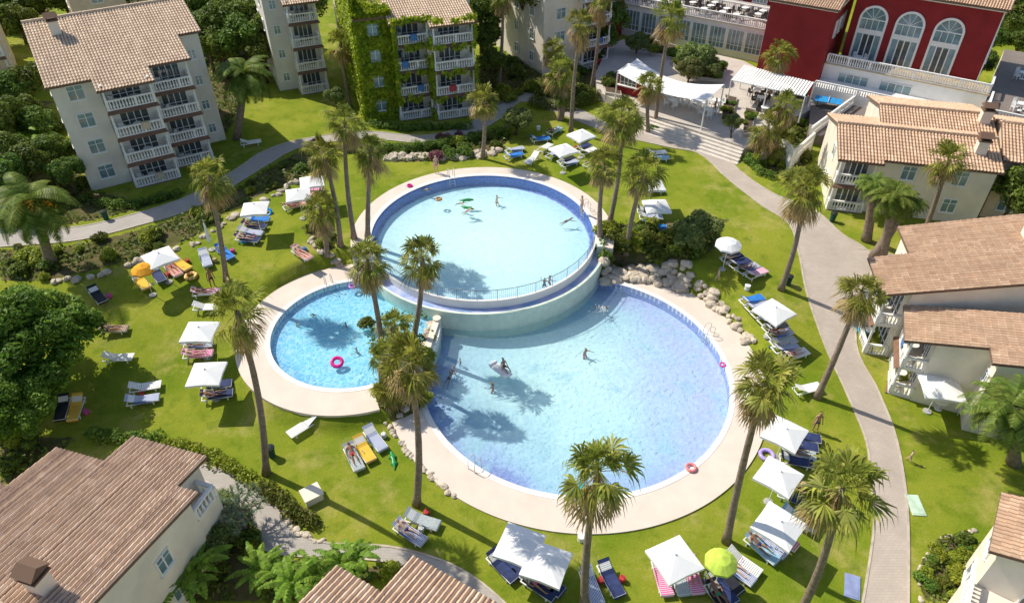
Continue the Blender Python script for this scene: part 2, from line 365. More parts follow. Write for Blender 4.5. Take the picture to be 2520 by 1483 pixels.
ob('outer_wall',ring(5.95,6.14,0,360,-2.4,-.4,wallp,'outer_wall2',120),parent=p3)
ob('pool_deck',ring(9.5,10.75,-14,217,-1.6,.03,deckm,'deck'),(UP[0],UP[1],2),kind='structure')
ob('pool_deck',ring(10.75,12.85,-163,73,-1.0,.03,deckm,'deck2'),(LP[0],LP[1],.06),kind='structure')
ob('pool_deck',ring(6.15,8.15,97,291,-1.0,.03,deckm,'deck3'),(PP[0],PP[1],.86),kind='structure')
b=MB();b.box(-.25,.25,-1.0,.6,-2,.15);w1=b.mesh('endwall',wallp)
a=math.radians(351);ob('end_wall',w1,(9.7*math.cos(a),9.7*math.sin(a),0),a,parent=pu)
b=MB();b.tube([(0,0,-2),(0,0,.35)],[.3,.3],12);b.box(-.22,.22,-3.2,0,-2,.2)
ww=W(1068,800);ob('low_wall',b.mesh('low_wall',stucco),(ww.x+.2,ww.y+.3,.9),math.radians(-8),label='low cream rendered wall between the two pools',category='wall')
rail=ob('railing',None,(UP[0],UP[1],2.06),label='thin grey metal railing along the raised pool edge',category='railing')
b=MB();pts=[(9.22*math.cos(math.radians(a)),9.22*math.sin(math.radians(a)),.9) for a in range(214,352,3)]
b.tube(pts,[.022]*len(pts),6);ob('handrail',b.mesh('handrail',railm),parent=rail)
b=MB()
for i in range(150):
    a=math.radians(214+137*i/149);r=.022 if i%10==0 else .006
    b.tube([(9.22*math.cos(a),9.22*math.sin(a),0),(9.22*math.cos(a),9.22*math.sin(a),.9)],[r,r],4)
ob('bars',b.mesh('bars',railm),parent=rail)
def ladder(C,ang,zt):
    a=math.radians(ang);b=MB()
    for s in (-.25,.25):
        b.tube([(.5,s,0),(.5,s,.7),(.3,s,.9),(0,s,.85),(-.1,s,.5),(-.12,s,-.8)],[.025]*6,6)
    for z in (-.2,-.5): b.tube([(-.12,-.25,z),(-.12,.25,z)],[.02]*2,6)
    ob('pool_ladder',b.mesh('ladder',M('chrome',(.6,.6,.62),rough=.15,var=.02)),(C[0]+C[2]*math.cos(a),C[1]+C[2]*math.sin(a),zt),a,label='chrome handrail ladder at the pool edge',category='pool ladder',group='pool ladders')
for C,an,z in ((UP,20,2.06),(UP,110,2.06),(LP,-128,.1),(LP,20,.1),(PP,118,.9),(PP,-60,.9)): ladder(C,an,z)
# ---------------------------------------------------------------- rocks
import bmesh
bm=bmesh.new();bmesh.ops.create_icosphere(bm,subdivisions=2,radius=1);ICO=np.array([v.co[:] for v in bm.verts]);ICF=[tuple(v.index for v in f.verts) for f in bm.faces];bm.free()
def rockwall(px,dens,r0,r1,spread,lift=0.0,label='rough pale limestone boulder retaining edge',rows=1):
    P=[W(u,v) for u,v in px];b=MB();rr=random.Random(len(px)*17+int(px[0][0]))
    for i in range(len(P)-1):
        L=(P[i+1]-P[i]).length;t=(P[i+1]-P[i]).normalized();s=Vector((-t.y,t.x,0))
        for k in range(int(L*dens)):
            for rw in range(rows):
                p=P[i].lerp(P[i+1],rr.random())+s*rr.uniform(-spread,spread)
                r=rr.uniform(r0,r1);z=float(H(p.x,p.y))+r*.2+lift
                sx,sy,sz=rr.uniform(.7,1.4),rr.uniform(.7,1.3),rr.uniform(.5,.9);a=rr.random()*6.28
                off=Vector((rr.random()*99,rr.random()*99,0));V=[]
                for v in ICO:
                    q=Vector(v);q=q*(1+.35*mnoise.noise(q*1.4+off));q=Vector((round(q.x*2.2)/2.2*.4+q.x*.6,q.y,q.z))
                    V.append((p.x+r*(q.x*sx*math.cos(a)-q.y*sy*math.sin(a)),p.y+r*(q.x*sx*math.sin(a)+q.y*sy*math.cos(a)),z+r*q.z*sz))
                b.add(V,ICF)
    ob('rock_wall',b.mesh('rocks',rockm),label=label,category='rock wall')
rockwall([(1485,668),(1560,678),(1640,690),(1690,700)],8,.2,.46,.8,.2,rows=2)
rockwall([(1640,655),(1700,692),(1750,740),(1800,790),(1845,850)],7,.15,.38,.35,.1)
rockwall([(945,1030),(975,1075),(1010,1120),(1060,1170),(1120,1225)],6,.1,.22,.12)
rockwall([(940,392),(1020,388),(1065,384)],5,.3,.5,.3)
rockwall([(1085,392),(1160,385),(1250,372)],6,.25,.5,.4)
rockwall([(130,695),(250,680),(320,650),(480,600),(560,545),(680,480),(740,440)],2.4,.18,.4,.2)
rockwall([(640,1190),(690,1250),(730,1310),(790,1335)],5,.1,.2,.15)
rockwall([(760,590),(800,625),(840,650)],4,.2,.35,.2)
rockwall([(1058,770),(1040,900),(1000,1000),(985,1035)],3,.15,.35,.3)
rockwall([(2265,1480),(2262,1400),(2310,1325),(2400,1305)],5,.08,.13,.03,label='low terracotta edging stones around a planted bed')
# ---------------------------------------------------------------- foliage meshes
def leafcloud(name,blobs,n,size,mat,seed,inner=.15):
    g=np.random.RandomState(seed);bl=np.array(blobs);w=bl[:,3]**2;w/=w.sum()
    k=g.choice(len(bl),n,p=w);d=g.normal(size=(n,3));d/=np.linalg.norm(d,axis=1)[:,None]
    d[:,2]=np.abs(d[:,2])*np.where(g.rand(n)<.72,1,-1)
    rad=np.where(g.rand(n)<inner,g.uniform(.3,.8,n),g.uniform(.82,1.14,n))
    c=bl[k,:3]+d*(bl[k,3]*rad)[:,None]
    nrm=d+g.normal(size=(n,3))*.6+np.array([0,0,.3]);nrm/=np.linalg.norm(nrm,axis=1)[:,None]
    t=np.cross(nrm,g.normal(size=(n,3)));t/=np.linalg.norm(t,axis=1)[:,None];q=np.cross(nrm,t)
    s=size*g.uniform(.6,1.3,n)[:,None]
    V=np.stack([c-t*s,c+q*s*.5+nrm*s*.15,c+t*s,c-q*s*.5+nrm*s*.15],1).reshape(-1,3)
    me=bpy.data.meshes.new(name);me.from_pydata(V.tolist(),[],np.arange(n*4).reshape(-1,4).tolist());me.materials.append(mat);me.update();return me
def blobs(seed,n,rs=(.28,.48),flat=.75,spread=.68):
    r=random.Random(seed);o=[(0,0,0,.55)]
    for i in range(n):
        a=r.random()*6.28;e=math.asin(r.uniform(-.45,1));q=spread*r.uniform(.75,1.15)
        o.append((q*math.cos(e)*math.cos(a),q*math.cos(e)*math.sin(a),q*math.sin(e)*flat,r.uniform(*rs)))
    return o
TREES=[leafcloud('tree_crown',blobs(i,22,(.16,.38)),7000,.07,treeg,i) for i in range(4)]
TREEL=[leafcloud('tree_crown',blobs(i+20,20,(.16,.38)),6500,.075,leafM('olive_leaf',(.12,.18,.045),(.26,.31,.09)),i) for i in range(2)]
BIGT=leafcloud('tree_crown',blobs(77,46,(.13,.26),.8,.8),22000,.042,bigg,3)
SHR=[leafcloud('shrub',blobs(i+40,10,(.22,.46),.8,.58),1100,.13,shrubg,i) for i in range(4)]
SHRL=[leafcloud('shrub',blobs(i+50,10,(.22,.46),.8,.58),1100,.13,limeg,i) for i in range(2)]
SHRP=[leafcloud('shrub',blobs(i+60,9,(.25,.5),.8,.55),1100,.12,pinkl,i) for i in range(2)]
def tree(u,v,r,h,light=False,label='broadleaf tree with dense dark green crown',flat=1.0,crown=None):
    p=W(u,v,h);rr=random.Random(int(u*7+v))
    root=ob('broadleaf_tree',None,p,rr.random()*6,label=label,category='tree',group='broadleaf trees')
    b=MB();b.tube([(0,0,-.1),(.1,.05,h*.3),(-.05,.1,h*.6),(0,0,h*.9)],[.06*r+.06,.05*r+.04,.04*r+.03,.03*r],8)
    for i in range(6):
        a=i*1.05+rr.random();b.tube([(0,.05,h*.5),(.3*r*math.cos(a),.3*r*math.sin(a),h*.8),(.62*r*math.cos(a),.62*r*math.sin(a),h+.2*r)],[.03*r,.022*r,.01*r],5)
    ob('trunk',b.mesh('trunk',barkm,True),parent=root)
    ob('crown',crown or rr.choice(TREEL if light else TREES),(0,0,h),0,(r,r,r*.9*flat),parent=root)
def shrub(p,r,kind=0,zs=1.0,name='shrub',label='rounded green garden shrub'):
    src=[SHR,SHRL,SHRP][kind]
    if kind==2: label='flowering pink and purple garden shrub'
    if kind==1: label='rounded lime green garden shrub'
    ob(name,R.choice(src),(p.x,p.y,p.z+r*.35*zs),R.random()*6,(r*R.uniform(.85,1.2),r,r*.85*zs),label=label,category='shrub',group='garden shrubs')
def scatter(poly,n,r0,r1,kinds=(0,0,0,1)):
    us=[p[0] for p in poly];vs=[p[1] for p in poly];c=0;t=0
    while c<n and t<n*30:
        t+=1;u=R.uniform(min(us),max(us));v=R.uniform(min(vs),max(vs))
        if pip(np.array([u]),np.array([v]),poly)[0]:
            shrub(W(u,v),R.uniform(r0,r1),R.choice(kinds));c+=1
def hedge(px,r,mat,label,dens=1.0,z=None):
    P=[W(u,v) if z is None else Wz(u,v,z) for u,v in px];o=P[0];bl=[];L=0
    for i in range(len(P)-1):
        d=(P[i+1]-P[i]);L+=d.length;n=max(2,int(d.length/(r*.55)))
        for k in range(n+1):
            q=P[i]+d*(k/n)-o;bl.append((q.x+R.uniform(-.25,.25)*r,q.y+R.uniform(-.25,.25)*r,q.z+r*R.uniform(.25,.6),r*R.uniform(.5,.85)))
    ob('hedge',leafcloud('hedge',bl,int(L*420*dens*r/.6),.1,mat,int(px[0][0])),o,label=label,category='hedge')
g=np.random.RandomState(11);P=[]
for poly in BW:
    px=[p[0] for p in poly];py=[p[1] for p in poly];A=(max(px)-min(px))*(max(py)-min(py));n=int(A*26)
    x=g.uniform(min(px),max(px),n);y=g.uniform(min(py),max(py),n);k=pip(x,y,poly);x=x[k];y=y[k]
    nz=np.array([mnoise.noise(Vector((a_*.6,b_*.6,0))) for a_,b_ in zip(x,y)]);k=nz>-.18;x=x[k];y=y[k];nz=nz[k]
    P.append(np.stack([x,y,H(x,y)+g.uniform(.03,.3,len(x))*(1+nz)],1))
P=np.concatenate(P);n=len(P);nr=g.normal(size=(n,3))*.6+np.array([0,0,1]);nr/=np.linalg.norm(nr,axis=1)[:,None];t=np.cross(nr,g.normal(size=(n,3)));t/=np.linalg.norm(t,axis=1)[:,None];q=np.cross(nr,t);s=.15*g.uniform(.6,1.3,n)[:,None]
V=np.stack([P-t*s,P-q*s*.6,P+t*s,P+q*s*.6],1).reshape(-1,3)
me=bpy.data.meshes.new('ground_cover');me.from_pydata(V.tolist(),[],np.arange(n*4).reshape(-1,4).tolist());me.materials.append(leafM('cover_leaf',(.075,.13,.016),(.20,.25,.035),.5,0));ob('ground_cover',me,kind='stuff')
def fancrown(seed,nl=32):
    r=random.Random(seed);b=MB()
    for i in range(nl):
        az=i*2.39996+r.uniform(-.45,.45);el=math.radians(r.uniform(-45,58)) if i>6 else math.radians(r.uniform(45,85))
        lp=r.uniform(.4,.95);Rf=r.uniform(.62,1.0)
        d=Vector((math.cos(az)*math.cos(el),math.sin(az)*math.cos(el),math.sin(el)))
        B=d*lp+Vector((0,0,-.12*lp));s=d.cross(Vector((0,0,1)));s=s.normalized() if s.length>.05 else Vector((1,0,0));n=s.cross(d)
        kk=r.uniform(-.8,.8);s=(s*math.cos(kk)+n*math.sin(kk)).normalized();n=s.cross(d)
        b.add([s*.02,-s*.02,B-s*.02,B+s*.02],[(0,1,2,3)])
        K=13;half=math.radians(r.uniform(140,200))
        for k in range(K):
            a=(k/(K-1)-.5)*half;v=d*math.cos(a)+s*math.sin(a)
            rl=Rf*(.68+.32*math.cos(a*.9))*r.uniform(.75,1.15);w=d.cross(s).cross(v).normalized()*.05*Rf*1.2
            up=n*(.03 if k%2 else -.03)
            mid=B+v*rl*.5+up+Vector((0,0,-.02));m2=B+v*rl*.8+Vector((0,0,-.16*rl));tip=B+v*rl*.95+Vector((r.uniform(-.05,.05),r.uniform(-.05,.05),-.5*rl-r.uniform(0,.2)))
            b.add([B,mid-w,m2-w*.4,tip,m2+w*.4,mid+w],[(0,1,5),(1,2,4,5),(2,3,4)])
    return b.mesh('crown',palmg)
def skirt(seed,nl=28):
    r=random.Random(seed);b=MB()
    for i in range(nl):
        az=i*2.4+r.uniform(-.3,.3);el=math.radians(r.uniform(-82,-12));lp=r.uniform(.4,.85);Rf=r.uniform(.55,.95)
        d=Vector((math.cos(az)*math.cos(el),math.sin(az)*math.cos(el),math.sin(el)));B=d*lp+Vector((0,0,-r.uniform(0,.5)))
        s=d.cross(Vector((0,0,1))).normalized();n=s.cross(d)
        b.add([s*.02,-s*.02,B-s*.02,B+s*.02],[(0,1,2,3)])
        for k in range(9):
            a=(k/8-.5)*math.radians(130);v=(d*math.cos(a)+s*math.sin(a));v=(v+Vector((0,0,-.6))).normalized()
            w=s*.04;mid=B+v*Rf*.5+n*r.uniform(-.08,.08);tip=B+v*Rf*r.uniform(.8,1.1)+Vector((0,0,-.12))
            b.add([B,mid-w,tip,mid+w],[(0,1,2,3)])
    return b.mesh('dead_fronds',deadm)
FC=[fancrown(i) for i in range(7)];FS=[skirt(i+9) for i in range(4)]
def fpalm(ub,vb,uc,vc,s=1.0,dead=True,r0=.205):
    p=W(ub,vb);t=Wy(uc,vc,p.y);l=t-p;rr=random.Random(int(ub*3+vb))
    root=ob('fan_palm',None,p,label='tall fan palm with slender trunk and shaggy crown' if l.z>6 else 'short fan palm with bushy green crown',category='palm tree',group='fan palms around the pools')
    b=MB();bow=Vector((rr.uniform(-.35,.35),rr.uniform(-.3,.3),0));ps=[];rs=[]
    n=14
    for i in range(n+1):
        f=i/n;ps.append(l*f+bow*math.sin(math.pi*f));rs.append((r0*1.5 if i==0 else r0*(1.05-.42*f))*(1+.05*(i%2)))
    ps[0]=Vector((0,0,-.1));b.tube(ps,rs,10);ob('trunk',b.mesh('trunk',trunkm,True),parent=root)
    sc_=s*rr.uniform(.92,1.12)
    ob('crown',rr.choice(FC),l,(rr.uniform(-.3,.3),rr.uniform(-.3,.3),rr.random()*6),(sc_,sc_*rr.uniform(.88,1.1),sc_*rr.uniform(.8,1.15)),parent=root)
    if dead: ob('dead_fronds',rr.choice(FS),l+Vector((0,0,-.1)),rr.random()*6,(s*rr.uniform(.95,1.2),s*rr.uniform(.95,1.2),s*rr.uniform(.9,1.5)),parent=root)
def feathercrown(seed,nl=50,L=3.2,mat=None,up=75):
    r=random.Random(seed);b=MB()
    for i in range(nl):
        az=i*2.39996+r.uniform(-.2,.2);el=math.radians(r.uniform(-12,up));Lr=L*r.uniform(.8,1.05)
        p=Vector((0,0,0));e=el;N=16
        for k in range(N):
            d=Vector((math.cos(az)*math.cos(e),math.sin(az)*math.cos(e),math.sin(e)));q=p+d*Lr/N
            s=Vector((-math.sin(az),math.cos(az),0))
            b.add([p-s*.02,p+s*.02,q+s*.015,q-s*.015],[(0,1,2,3)])
            if k>1:
                ll=.6*math.sin(math.pi*(k/N)**.7*.93+.15)*L/3.2+.08
                for sg in (-1,1):
                    for h in (0,.5):
                        o=p.lerp(q,h);tip=o+(s*sg*.85+d*.55+Vector((0,0,-.25))).normalized()*ll
                        b.add([o,o+d*.09,tip+d*.03,tip],[(0,1,2,3)])
            p=q;e-=math.radians(r.uniform(5,8.5))
    return b.mesh('crown',mat or feather)
FE=[feathercrown(i) for i in range(3)]
def dpalm(ub,vb,uc,vc,s=1.0,r=.35,label='date palm with long arching feathery fronds'):
    p=W(ub,vb);t=Wy(uc,vc,p.y);l=t-p;rr=random.Random(int(ub+vb))
    root=ob('date_palm',None,p,label=label,category='palm tree',group='feather palms')
    b=MB();b.tube([(0,0,-.1)]+[l*f+Vector((.1*math.sin(f*3),0,0)) for f in (.15,.3,.45,.6,.75,.9,1)],[r*1.3,r*1.05,r,r,r*.95,r*.95,r,r*1.1],12)
    ob('trunk',b.mesh('trunk',trunkm,True),parent=root);ob('crown',rr.choice(FE),l,rr.random()*6,s,parent=root)
    if s>=.9 and ub<200:
        b=MB();r2=random.Random(4)
        for i in range(7):
            a=i*.9;q=Vector((1.2*math.cos(a),1.2*math.sin(a),.1));b.tube([(0,0,.1),q*.7+Vector((0,0,.3)),q],[.03,.03,.02],5)
            for k in range(50): c=q+Vector((r2.gauss(0,.18),r2.gauss(0,.18),r2.gauss(-.2,.22)));b.tube([c,c+Vector((0,0,.08))],[.04,.035],4)
        ob('date_clusters',b.mesh('dates',M('orange_dates',(.8,.36,.03),var=.3)),l,parent=root)
def bananaplant(u,v,s=1.0):
    p=W(u,v);r=random.Random(int(u*v));b=MB();b2=MB()
    b2.tube([(0,0,-.05),(0,0,1.2),(0.05,0,1.9)],[.16,.13,.08],8)
    for i in range(11):
        az=i*2.4+r.uniform(-.3,.3);e=math.radians(r.uniform(35,80));q=Vector((0,0,1.7));N=12;Lr=r.uniform(1.8,2.6);prev=None
        for k in range(N+1):
            d=Vector((math.cos(az)*math.cos(e),math.sin(az)*math.cos(e),math.sin(e)));sd=Vector((-math.sin(az),math.cos(az),0))
            w=.26*math.sin(math.pi*min(1,(k/N)*.97+.03))**.6*(1 if k>1 else .25)
            cur=(q-sd*w*r.uniform(.75,1.1)+Vector((0,0,-.4*w)),q,q+sd*w*r.uniform(.75,1.1)+Vector((0,0,-.4*w)))
            if prev:
                g=r.uniform(.6,.95);b.add([prev[0],prev[1],cur[1],cur[0].lerp(prev[0],1-g)],[(0,1,2,3)]);b.add([prev[1],prev[2],cur[2].lerp(prev[2],1-g),cur[1]],[(0,1,2,3)])
            prev=cur;q=q+d*Lr/N;e-=math.radians(r.uniform(6,12))
    root=ob('banana_plant',None,p,label='banana plant with broad bright green leaves',category='banana plant',group='banana plants',scale=s)
    ob('stem',b2.mesh('stem',M('stem_green',(.12,.16,.05))),parent=root);ob('crown',b.mesh('leaves',banana),parent=root)
for a in [(655,1165,583,765,1.08),(1025,1240,1008,890,1.12),(945,885,903,640,1.08),(1018,830,1040,635,1.04),(557,690,515,432,1.15),(838,605,793,372,1.1),(872,588,848,300,1.08),(905,582,912,365,1.1),
 (862,265,838,105,1.2),(1187,390,1190,245,1.2),(1405,325,1430,55,1.15),(1455,220,1478,-5,1.1),(1228,215,1238,-20,1.1),(1380,290,1378,175,1.25),(1425,230,1360,120,1.1),(1612,308,1652,40,1.25),(1595,325,1600,208,1.2),
 (1500,548,1530,285,1.25),(1478,585,1487,405,1.12),(1540,628,1587,420,1.12),(1893,250,1920,130,1.25),(1880,400,1935,255,1.1),(1870,405,1890,310,1.2),(1922,712,1982,455,1.25),(2010,978,2120,715,1.08),
 (1788,1332,1887,930,1.12),(1437,1500,1473,1155,1.2),(1970,1505,2072,1200,1.22),(2272,580,2335,395,1.2),(805,628,787,510,1.05),(970,865,970,795,.85),(955,955,948,870,.9),(975,985,962,960,.9),(1880,395,1915,345,1.1)]: fpalm(*a)
for a in [(125,652,75,500,1.2),(582,342,600,185,1.12),(2495,1140,2485,1005,.9),(2132,592,2148,455,.55),(2168,635,2200,485,.72),(2150,632,2230,500,.62),(1378,295,1385,235,.5)]: dpalm(*a)
for a in [(505,1440,1.0),(470,1470,.9),(700,1450,.85),(735,1475,.9),(850,1425,.8),(890,1400,.75),(655,1440,.8),(790,1450,.8),(60,345,1.2),(100,385,1.3),(130,440,1.3),(30,300,1.2),(2330,400,.7)]: bananaplant(*a)
def dragontree(u,v,rad,h):
    p=W(u,v,h*.8);root=ob('dragon_tree',None,p,label='dragon tree with dome of grey green spiky rosettes',category='tree');r=random.Random(5);b=MB();lf=MB()
    b.tube([(0,0,-.1),(0,0,h*.45)],[.28,.22],10)
    for i in range(46):
        a=i*2.4;q=math.sqrt(i/46)*rad*.88;c=Vector((q*math.cos(a),q*math.sin(a),h*1.0-.32*q*q/rad))
        if i%3==0: b.tube([(0,0,h*.42),c*.5+Vector((0,0,h*.3)),c],[.1,.07,.05],6)
        ax=(c-Vector((0,0,h*.3))).normalized()
        for k in range(26):
            az=k*2.4;e=math.radians(r.uniform(5,80));o1=ax.orthogonal().normalized();o2=ax.cross(o1)
            d=(o1*math.cos(az)+o2*math.sin(az))*math.cos(e)+ax*math.sin(e);sd=d.cross(ax).normalized()*.025
            L=r.uniform(.3,.42);lf.add([c-sd,c+sd,c+d*L*.7+sd*.7+Vector((0,0,-.02)),c+d*L+Vector((0,0,-.07)),c+d*L*.7-sd*.7+Vector((0,0,-.02))],[(0,1,2,3,4)])
    ob('trunk',b.mesh('trunk',M('dragon_bark',(.32,.26,.2),bump=.4)),parent=root);ob('crown',lf.mesh('crown',dragm),parent=root)
dragontree(578,1250,1.7,2.3)
tree(70,850,4.3,3.8,crown=BIGT,label='large rounded bright green tree beside the lawn');tree(20,1010,2.6,3,crown=BIGT,label='rounded bright green tree at the lawn edge')
for a in [(500,20,3,6),(560,50,3.2,6),(620,30,3.4,6),(680,60,2.8,6),(540,110,2.8,4),(640,120,2.4,4),(600,90,3,5),(690,130,2,3),(660,5,3.4,6),(740,10,3.2,6),(500,75,2.5,5),(20,15,3.4,3),(90,0,3.2,4),(40,50,2.6,3),(150,-15,3.4,4),(-15,60,3,3),(210,-25,3.5,5),(310,-30,3.5,7),
 (1195,30,2.8,6),(1190,90,2.2,4),(1210,150,1.8,3),(1180,-10,3,7),(1500,40,2.6,5),(1490,90,1.8,3),(60,200,2.4,4),(10,225,2.6,4),(-20,300,3,4),(40,275,2.2,3),(90,300,2,3),(10,380,2.5,3),(60,400,2,3),(130,370,1.8,3),(160,420,1.6,2.5),(-10,440,2.6,3),
 (2470,20,2.4,3),(2500,50,2.4,3),(2505,470,2.4,3.5),(590,-30,3.6,8),(680,-40,3.6,8),(480,-40,3.6,8),(1300,-40,4,9),(540,-50,4,8),(250,-60,4,8),(2490,-10,3,4),(2440,-20,3,4),(2515,100,1.6,3),(2445,95,1.8,3),(2425,150,1.5,2.5)]: tree(*a)
for a in [(1720,140,2.3,3),(1700,170,1.6,2.5),(1745,165,1.6,2.4),(825,235,1.2,1.6),(1570,105,1.6,2.2),(1805,300,1.0,2.6),(1270,295,1.7,1.6),(1730,560,1.6,1.8),(1700,575,1.5,1.6),(520,1330,1.3,1.5)]: tree(*a,light=True,label='olive green broadleaf tree with open crown')
scatter(BEDS[0],28,.45,1.0,(0,0,0,0,0,1,1));scatter(BEDS[1],20,.5,1.0,(0,0,0,0,2,1));scatter(BEDS[2],24,.7,1.5,(0,0,0,0,1))
scatter([(1475,570),(1560,560),(1770,560),(1740,620),(1690,650),(1620,635),(1480,645)],28,.55,1.1,(0,0,0,1));scatter(BEDS[4],14,.5,.9,(0,1));scatter(BEDS[6],12,.5,1.0,(0,0,1))
scatter(BEDS[8],20,.7,1.4,(0,0,0,1));scatter(BEDS[9],22,.35,.6,(0,1));scatter(BEDS[11],12,.6,1.0,(0,0,1));scatter(BEDS[7],10,.8,1.5);scatter(BEDS[12],5,.4,.7);scatter(BEDS[13],4,.6,1.1);scatter(BEDS[10],8,.4,.8,(0,1))
hedge([(400,1088),(520,1120),(640,1195)],.5,limeg,'clipped lime green hedge along the paved path');hedge([(650,1205),(700,1245),(770,1290)],.65,shrubg,'bushy green hedge beside paved path');hedge([(230,1075),(390,1088)],.6,shrubg,'dark green hedge behind the tiled roof')
hedge([(250,505),(330,510),(440,482)],.6,shrubg,'green hedge at the foot of apartments');hedge([(940,372),(1050,368),(1240,332)],.7,shrubg,'dark green hedge above the rock edge');hedge([(1310,262),(1400,270),(1470,245)],.9,shrubg,'tall green hedge beside the terrace path')
hedge([(1500,590),(1600,600),(1700,600)],.8,shrubg,'dense green hedge above the boulders');hedge([(920,310),(1000,322),(1060,318),(1150,318)],.6,shrubg,'clipped green hedge below ground floor balconies');hedge([(1840,395),(1870,428),(1900,440)],.6,shrubg,'green hedge beside the staircase')
for u,v,r in ((372,590,1.0),(1440,250,1.1),(1610,320,.6),(1905,375,.8),(1545,270,.5),(700,180,1.2),(1960,310,.9),(2165,300,.5),(1100,350,.8),(1085,345,.7)):
    shrub(W(u,v),r,1 if u in(372,1960) else (2 if u in (1100,1085) else 0))
# ---------------------------------------------------------------- buildings
def roofmesh(length,run,rise,mat,pitch=.25,row=.4):
    sl=math.hypot(run,rise);nxr=max(2,int(round(length/pitch)));nyr=max(2,int(round(sl/row)));V=[];Fc=[];UV=[]
    K=4;cols=nxr*K+1;nv=Vector((0,-rise/sl,run/sl));rr=random.Random(int(length*100+run*10));jit=[rr.uniform(-.01,.01) for i in range(cols)]
    rows=[]
    for j in range(nyr): rows+=[(j/nyr,.04),((j+.97)/nyr,0.0)]
    for t,o in rows:
        for i in range(cols):
            x=length*i/(cols-1);h=.05*math.cos(2*math.pi*(i%K)/K+math.pi)+.05+o+jit[i]
            V.append((x,run*t+nv.y*h,rise*t+nv.z*h));UV.append((i/K,t*nyr+.0001))
    for j in range(len(rows)-1):
        for i in range(cols-1): Fc.append((j*cols+i,j*cols+i+1,(j+1)*cols+i+1,(j+1)*cols+i))
    n=len(V);th=.14
    V+=[(0,0,-th),(length,0,-th),(length,run,rise-th),(0,run,rise-th),(0,0,.05),(length,0,.05),(length,run,rise+.05),(0,run,rise+.05)]
    UV+=[(0,0)]*8;Fc+=[(n,n+3,n+2,n+1),(n,n+1,n+5,n+4),(n+1,n+2,n+6,n+5),(n+2,n+3,n+7,n+6),(n+3,n,n+4,n+7)]
    for i in range(int(length/.4)):
        x=i*.4;n=len(V);w=.16
        for xx in (x,x+.39):
            o=.03 if xx==x else 0
            V+=[(xx,run-w,rise+.04),(xx,run-w*.6,rise+.2+o),(xx,run+w*.6,rise+.2+o),(xx,run+w,rise+.04)];UV+=[(i+.5,.5+i*3)]*4
        Fc+=[(n,n+4,n+5,n+1),(n+1,n+5,n+6,n+2),(n+2,n+6,n+7,n+3),(n,n+1,n+2,n+3)]
    me=bpy.data.meshes.new('roof');me.from_pydata(V,[],Fc);uvl=me.uv_layers.new(name='UVMap')
    li=np.zeros(len(me.loops),int);me.loops.foreach_get('vertex_index',li);u=np.array(UV)[li]
    uvl.data.foreach_set('uv',u.ravel());me.materials.append(mat);me.update();return me
WC={}
def window(root,x,y,z,w,h,rot=0,g=None,name='window'):
    k=(w,h,name)
    if k not in WC:
        b=MB();b.box(-w/2,w/2,-.03,.02,0,h);gl=b.mesh('glass',g or glass)
        b=MB();t=.07
        b.box(-w/2-t,-w/2,-.09,.03,-t,h+t);b.box(w/2,w/2+t,-.09,.03,-t,h+t);b.box(-w/2,w/2,-.088,.03,h,h+t);b.box(-w/2-.12,w/2+.12,-.14,.03,-t-.06,-t);b.box(-w/2,w/2,-.088,.03,-t,0)
        nb=2 if w<1.6 else 4
        for i in range(1,nb): xx=-w/2+w*i/nb;b.box(xx-.035,xx+.035,-.07,.0,0,h)
        if name=='window': b.box(-w/2,w/2,-.065,0,h*.66,h*.66+.04)
        else: b.box(-w/2,w/2,-.065,0,h*.25,h*.25+.05)
        WC[k]=(gl,b.mesh('frame',white))
    o=ob(name,WC[k][0],(x,y,z),rot,parent=root);ob('frame',WC[k][1],parent=o);return o
def balustrade(root,p,q,z,h=.9,name='balustrade',mat=None):
    p=Vector((*p,z));q=Vector((*q,z));L=(q-p).length;b=MB()
    b.box(0,L,-.09,.09,.0,.1);b.box(-.02,L+.02,-.1,.1,h-.12,h)
    n=max(2,int(L/.24))
    for i in range(n+1):
        x=L*i/n
        if i%9==0 or i==n: b.box(x-.1,x+.1,-.098,.098,.1,h-.12)
        else: b.tube([(x,0,.1),(x,0,.3),(x,0,.55),(x,0,h-.12)],[.05,.085,.04,.055],6,cap=False)
    return ob(name,b.mesh('balustrade',mat or white),p,math.atan2(q.y-p.y,q.x-p.x),parent=root)
chm=MB();chm.box(-.23,.23,-.23,.23,.42,.46)
for x in (-.2,.2):
    chm.box(x-.02,x+.02,-.22,-.18,0,.42);chm.box(x-.02,x+.02,.18,.22,0,.9);chm.box(x-.03,x+.03,-.22,.2,.62,.65)
for i in range(5): xx=-.18+i*.09;chm.box(xx-.03,xx+.03,.19,.215,.46,.9)
chm.box(-.22,.22,.185,.22,.86,.92)
tbm=MB();tbm.tube([(0,0,.7),(0,0,.74)],[.45,.45],16);tbm.tube([(0,0,0),(0,0,.7)],[.04,.04],8);tbm.tube([(0,0,0),(0,0,.03)],[.25,.22],12)
dk=M('dark_wicker',(.06,.05,.045));tw=tbm.mesh('table',plast);cw=chm.mesh('chair',plast);td=tbm.mesh('table',plast);cd=chm.mesh('chair',dk)
def setof(p,dark=False,n=4):
    ob('table',td if dark else tw,p,label='small round white table on a terrace',category='table',group='terrace tables')
    for i in range(n):
        a=i*6.28/n+R.random()*.4;ob('chair',cd if dark else cw,(p[0]+.75*math.cos(a),p[1]+.75*math.sin(a),p[2]),a-math.pi/2,label='dark wicker chair beside a terrace table' if dark else 'white plastic garden chair beside a table',category='chair',group='terrace chairs')
RT=random.Random(3)
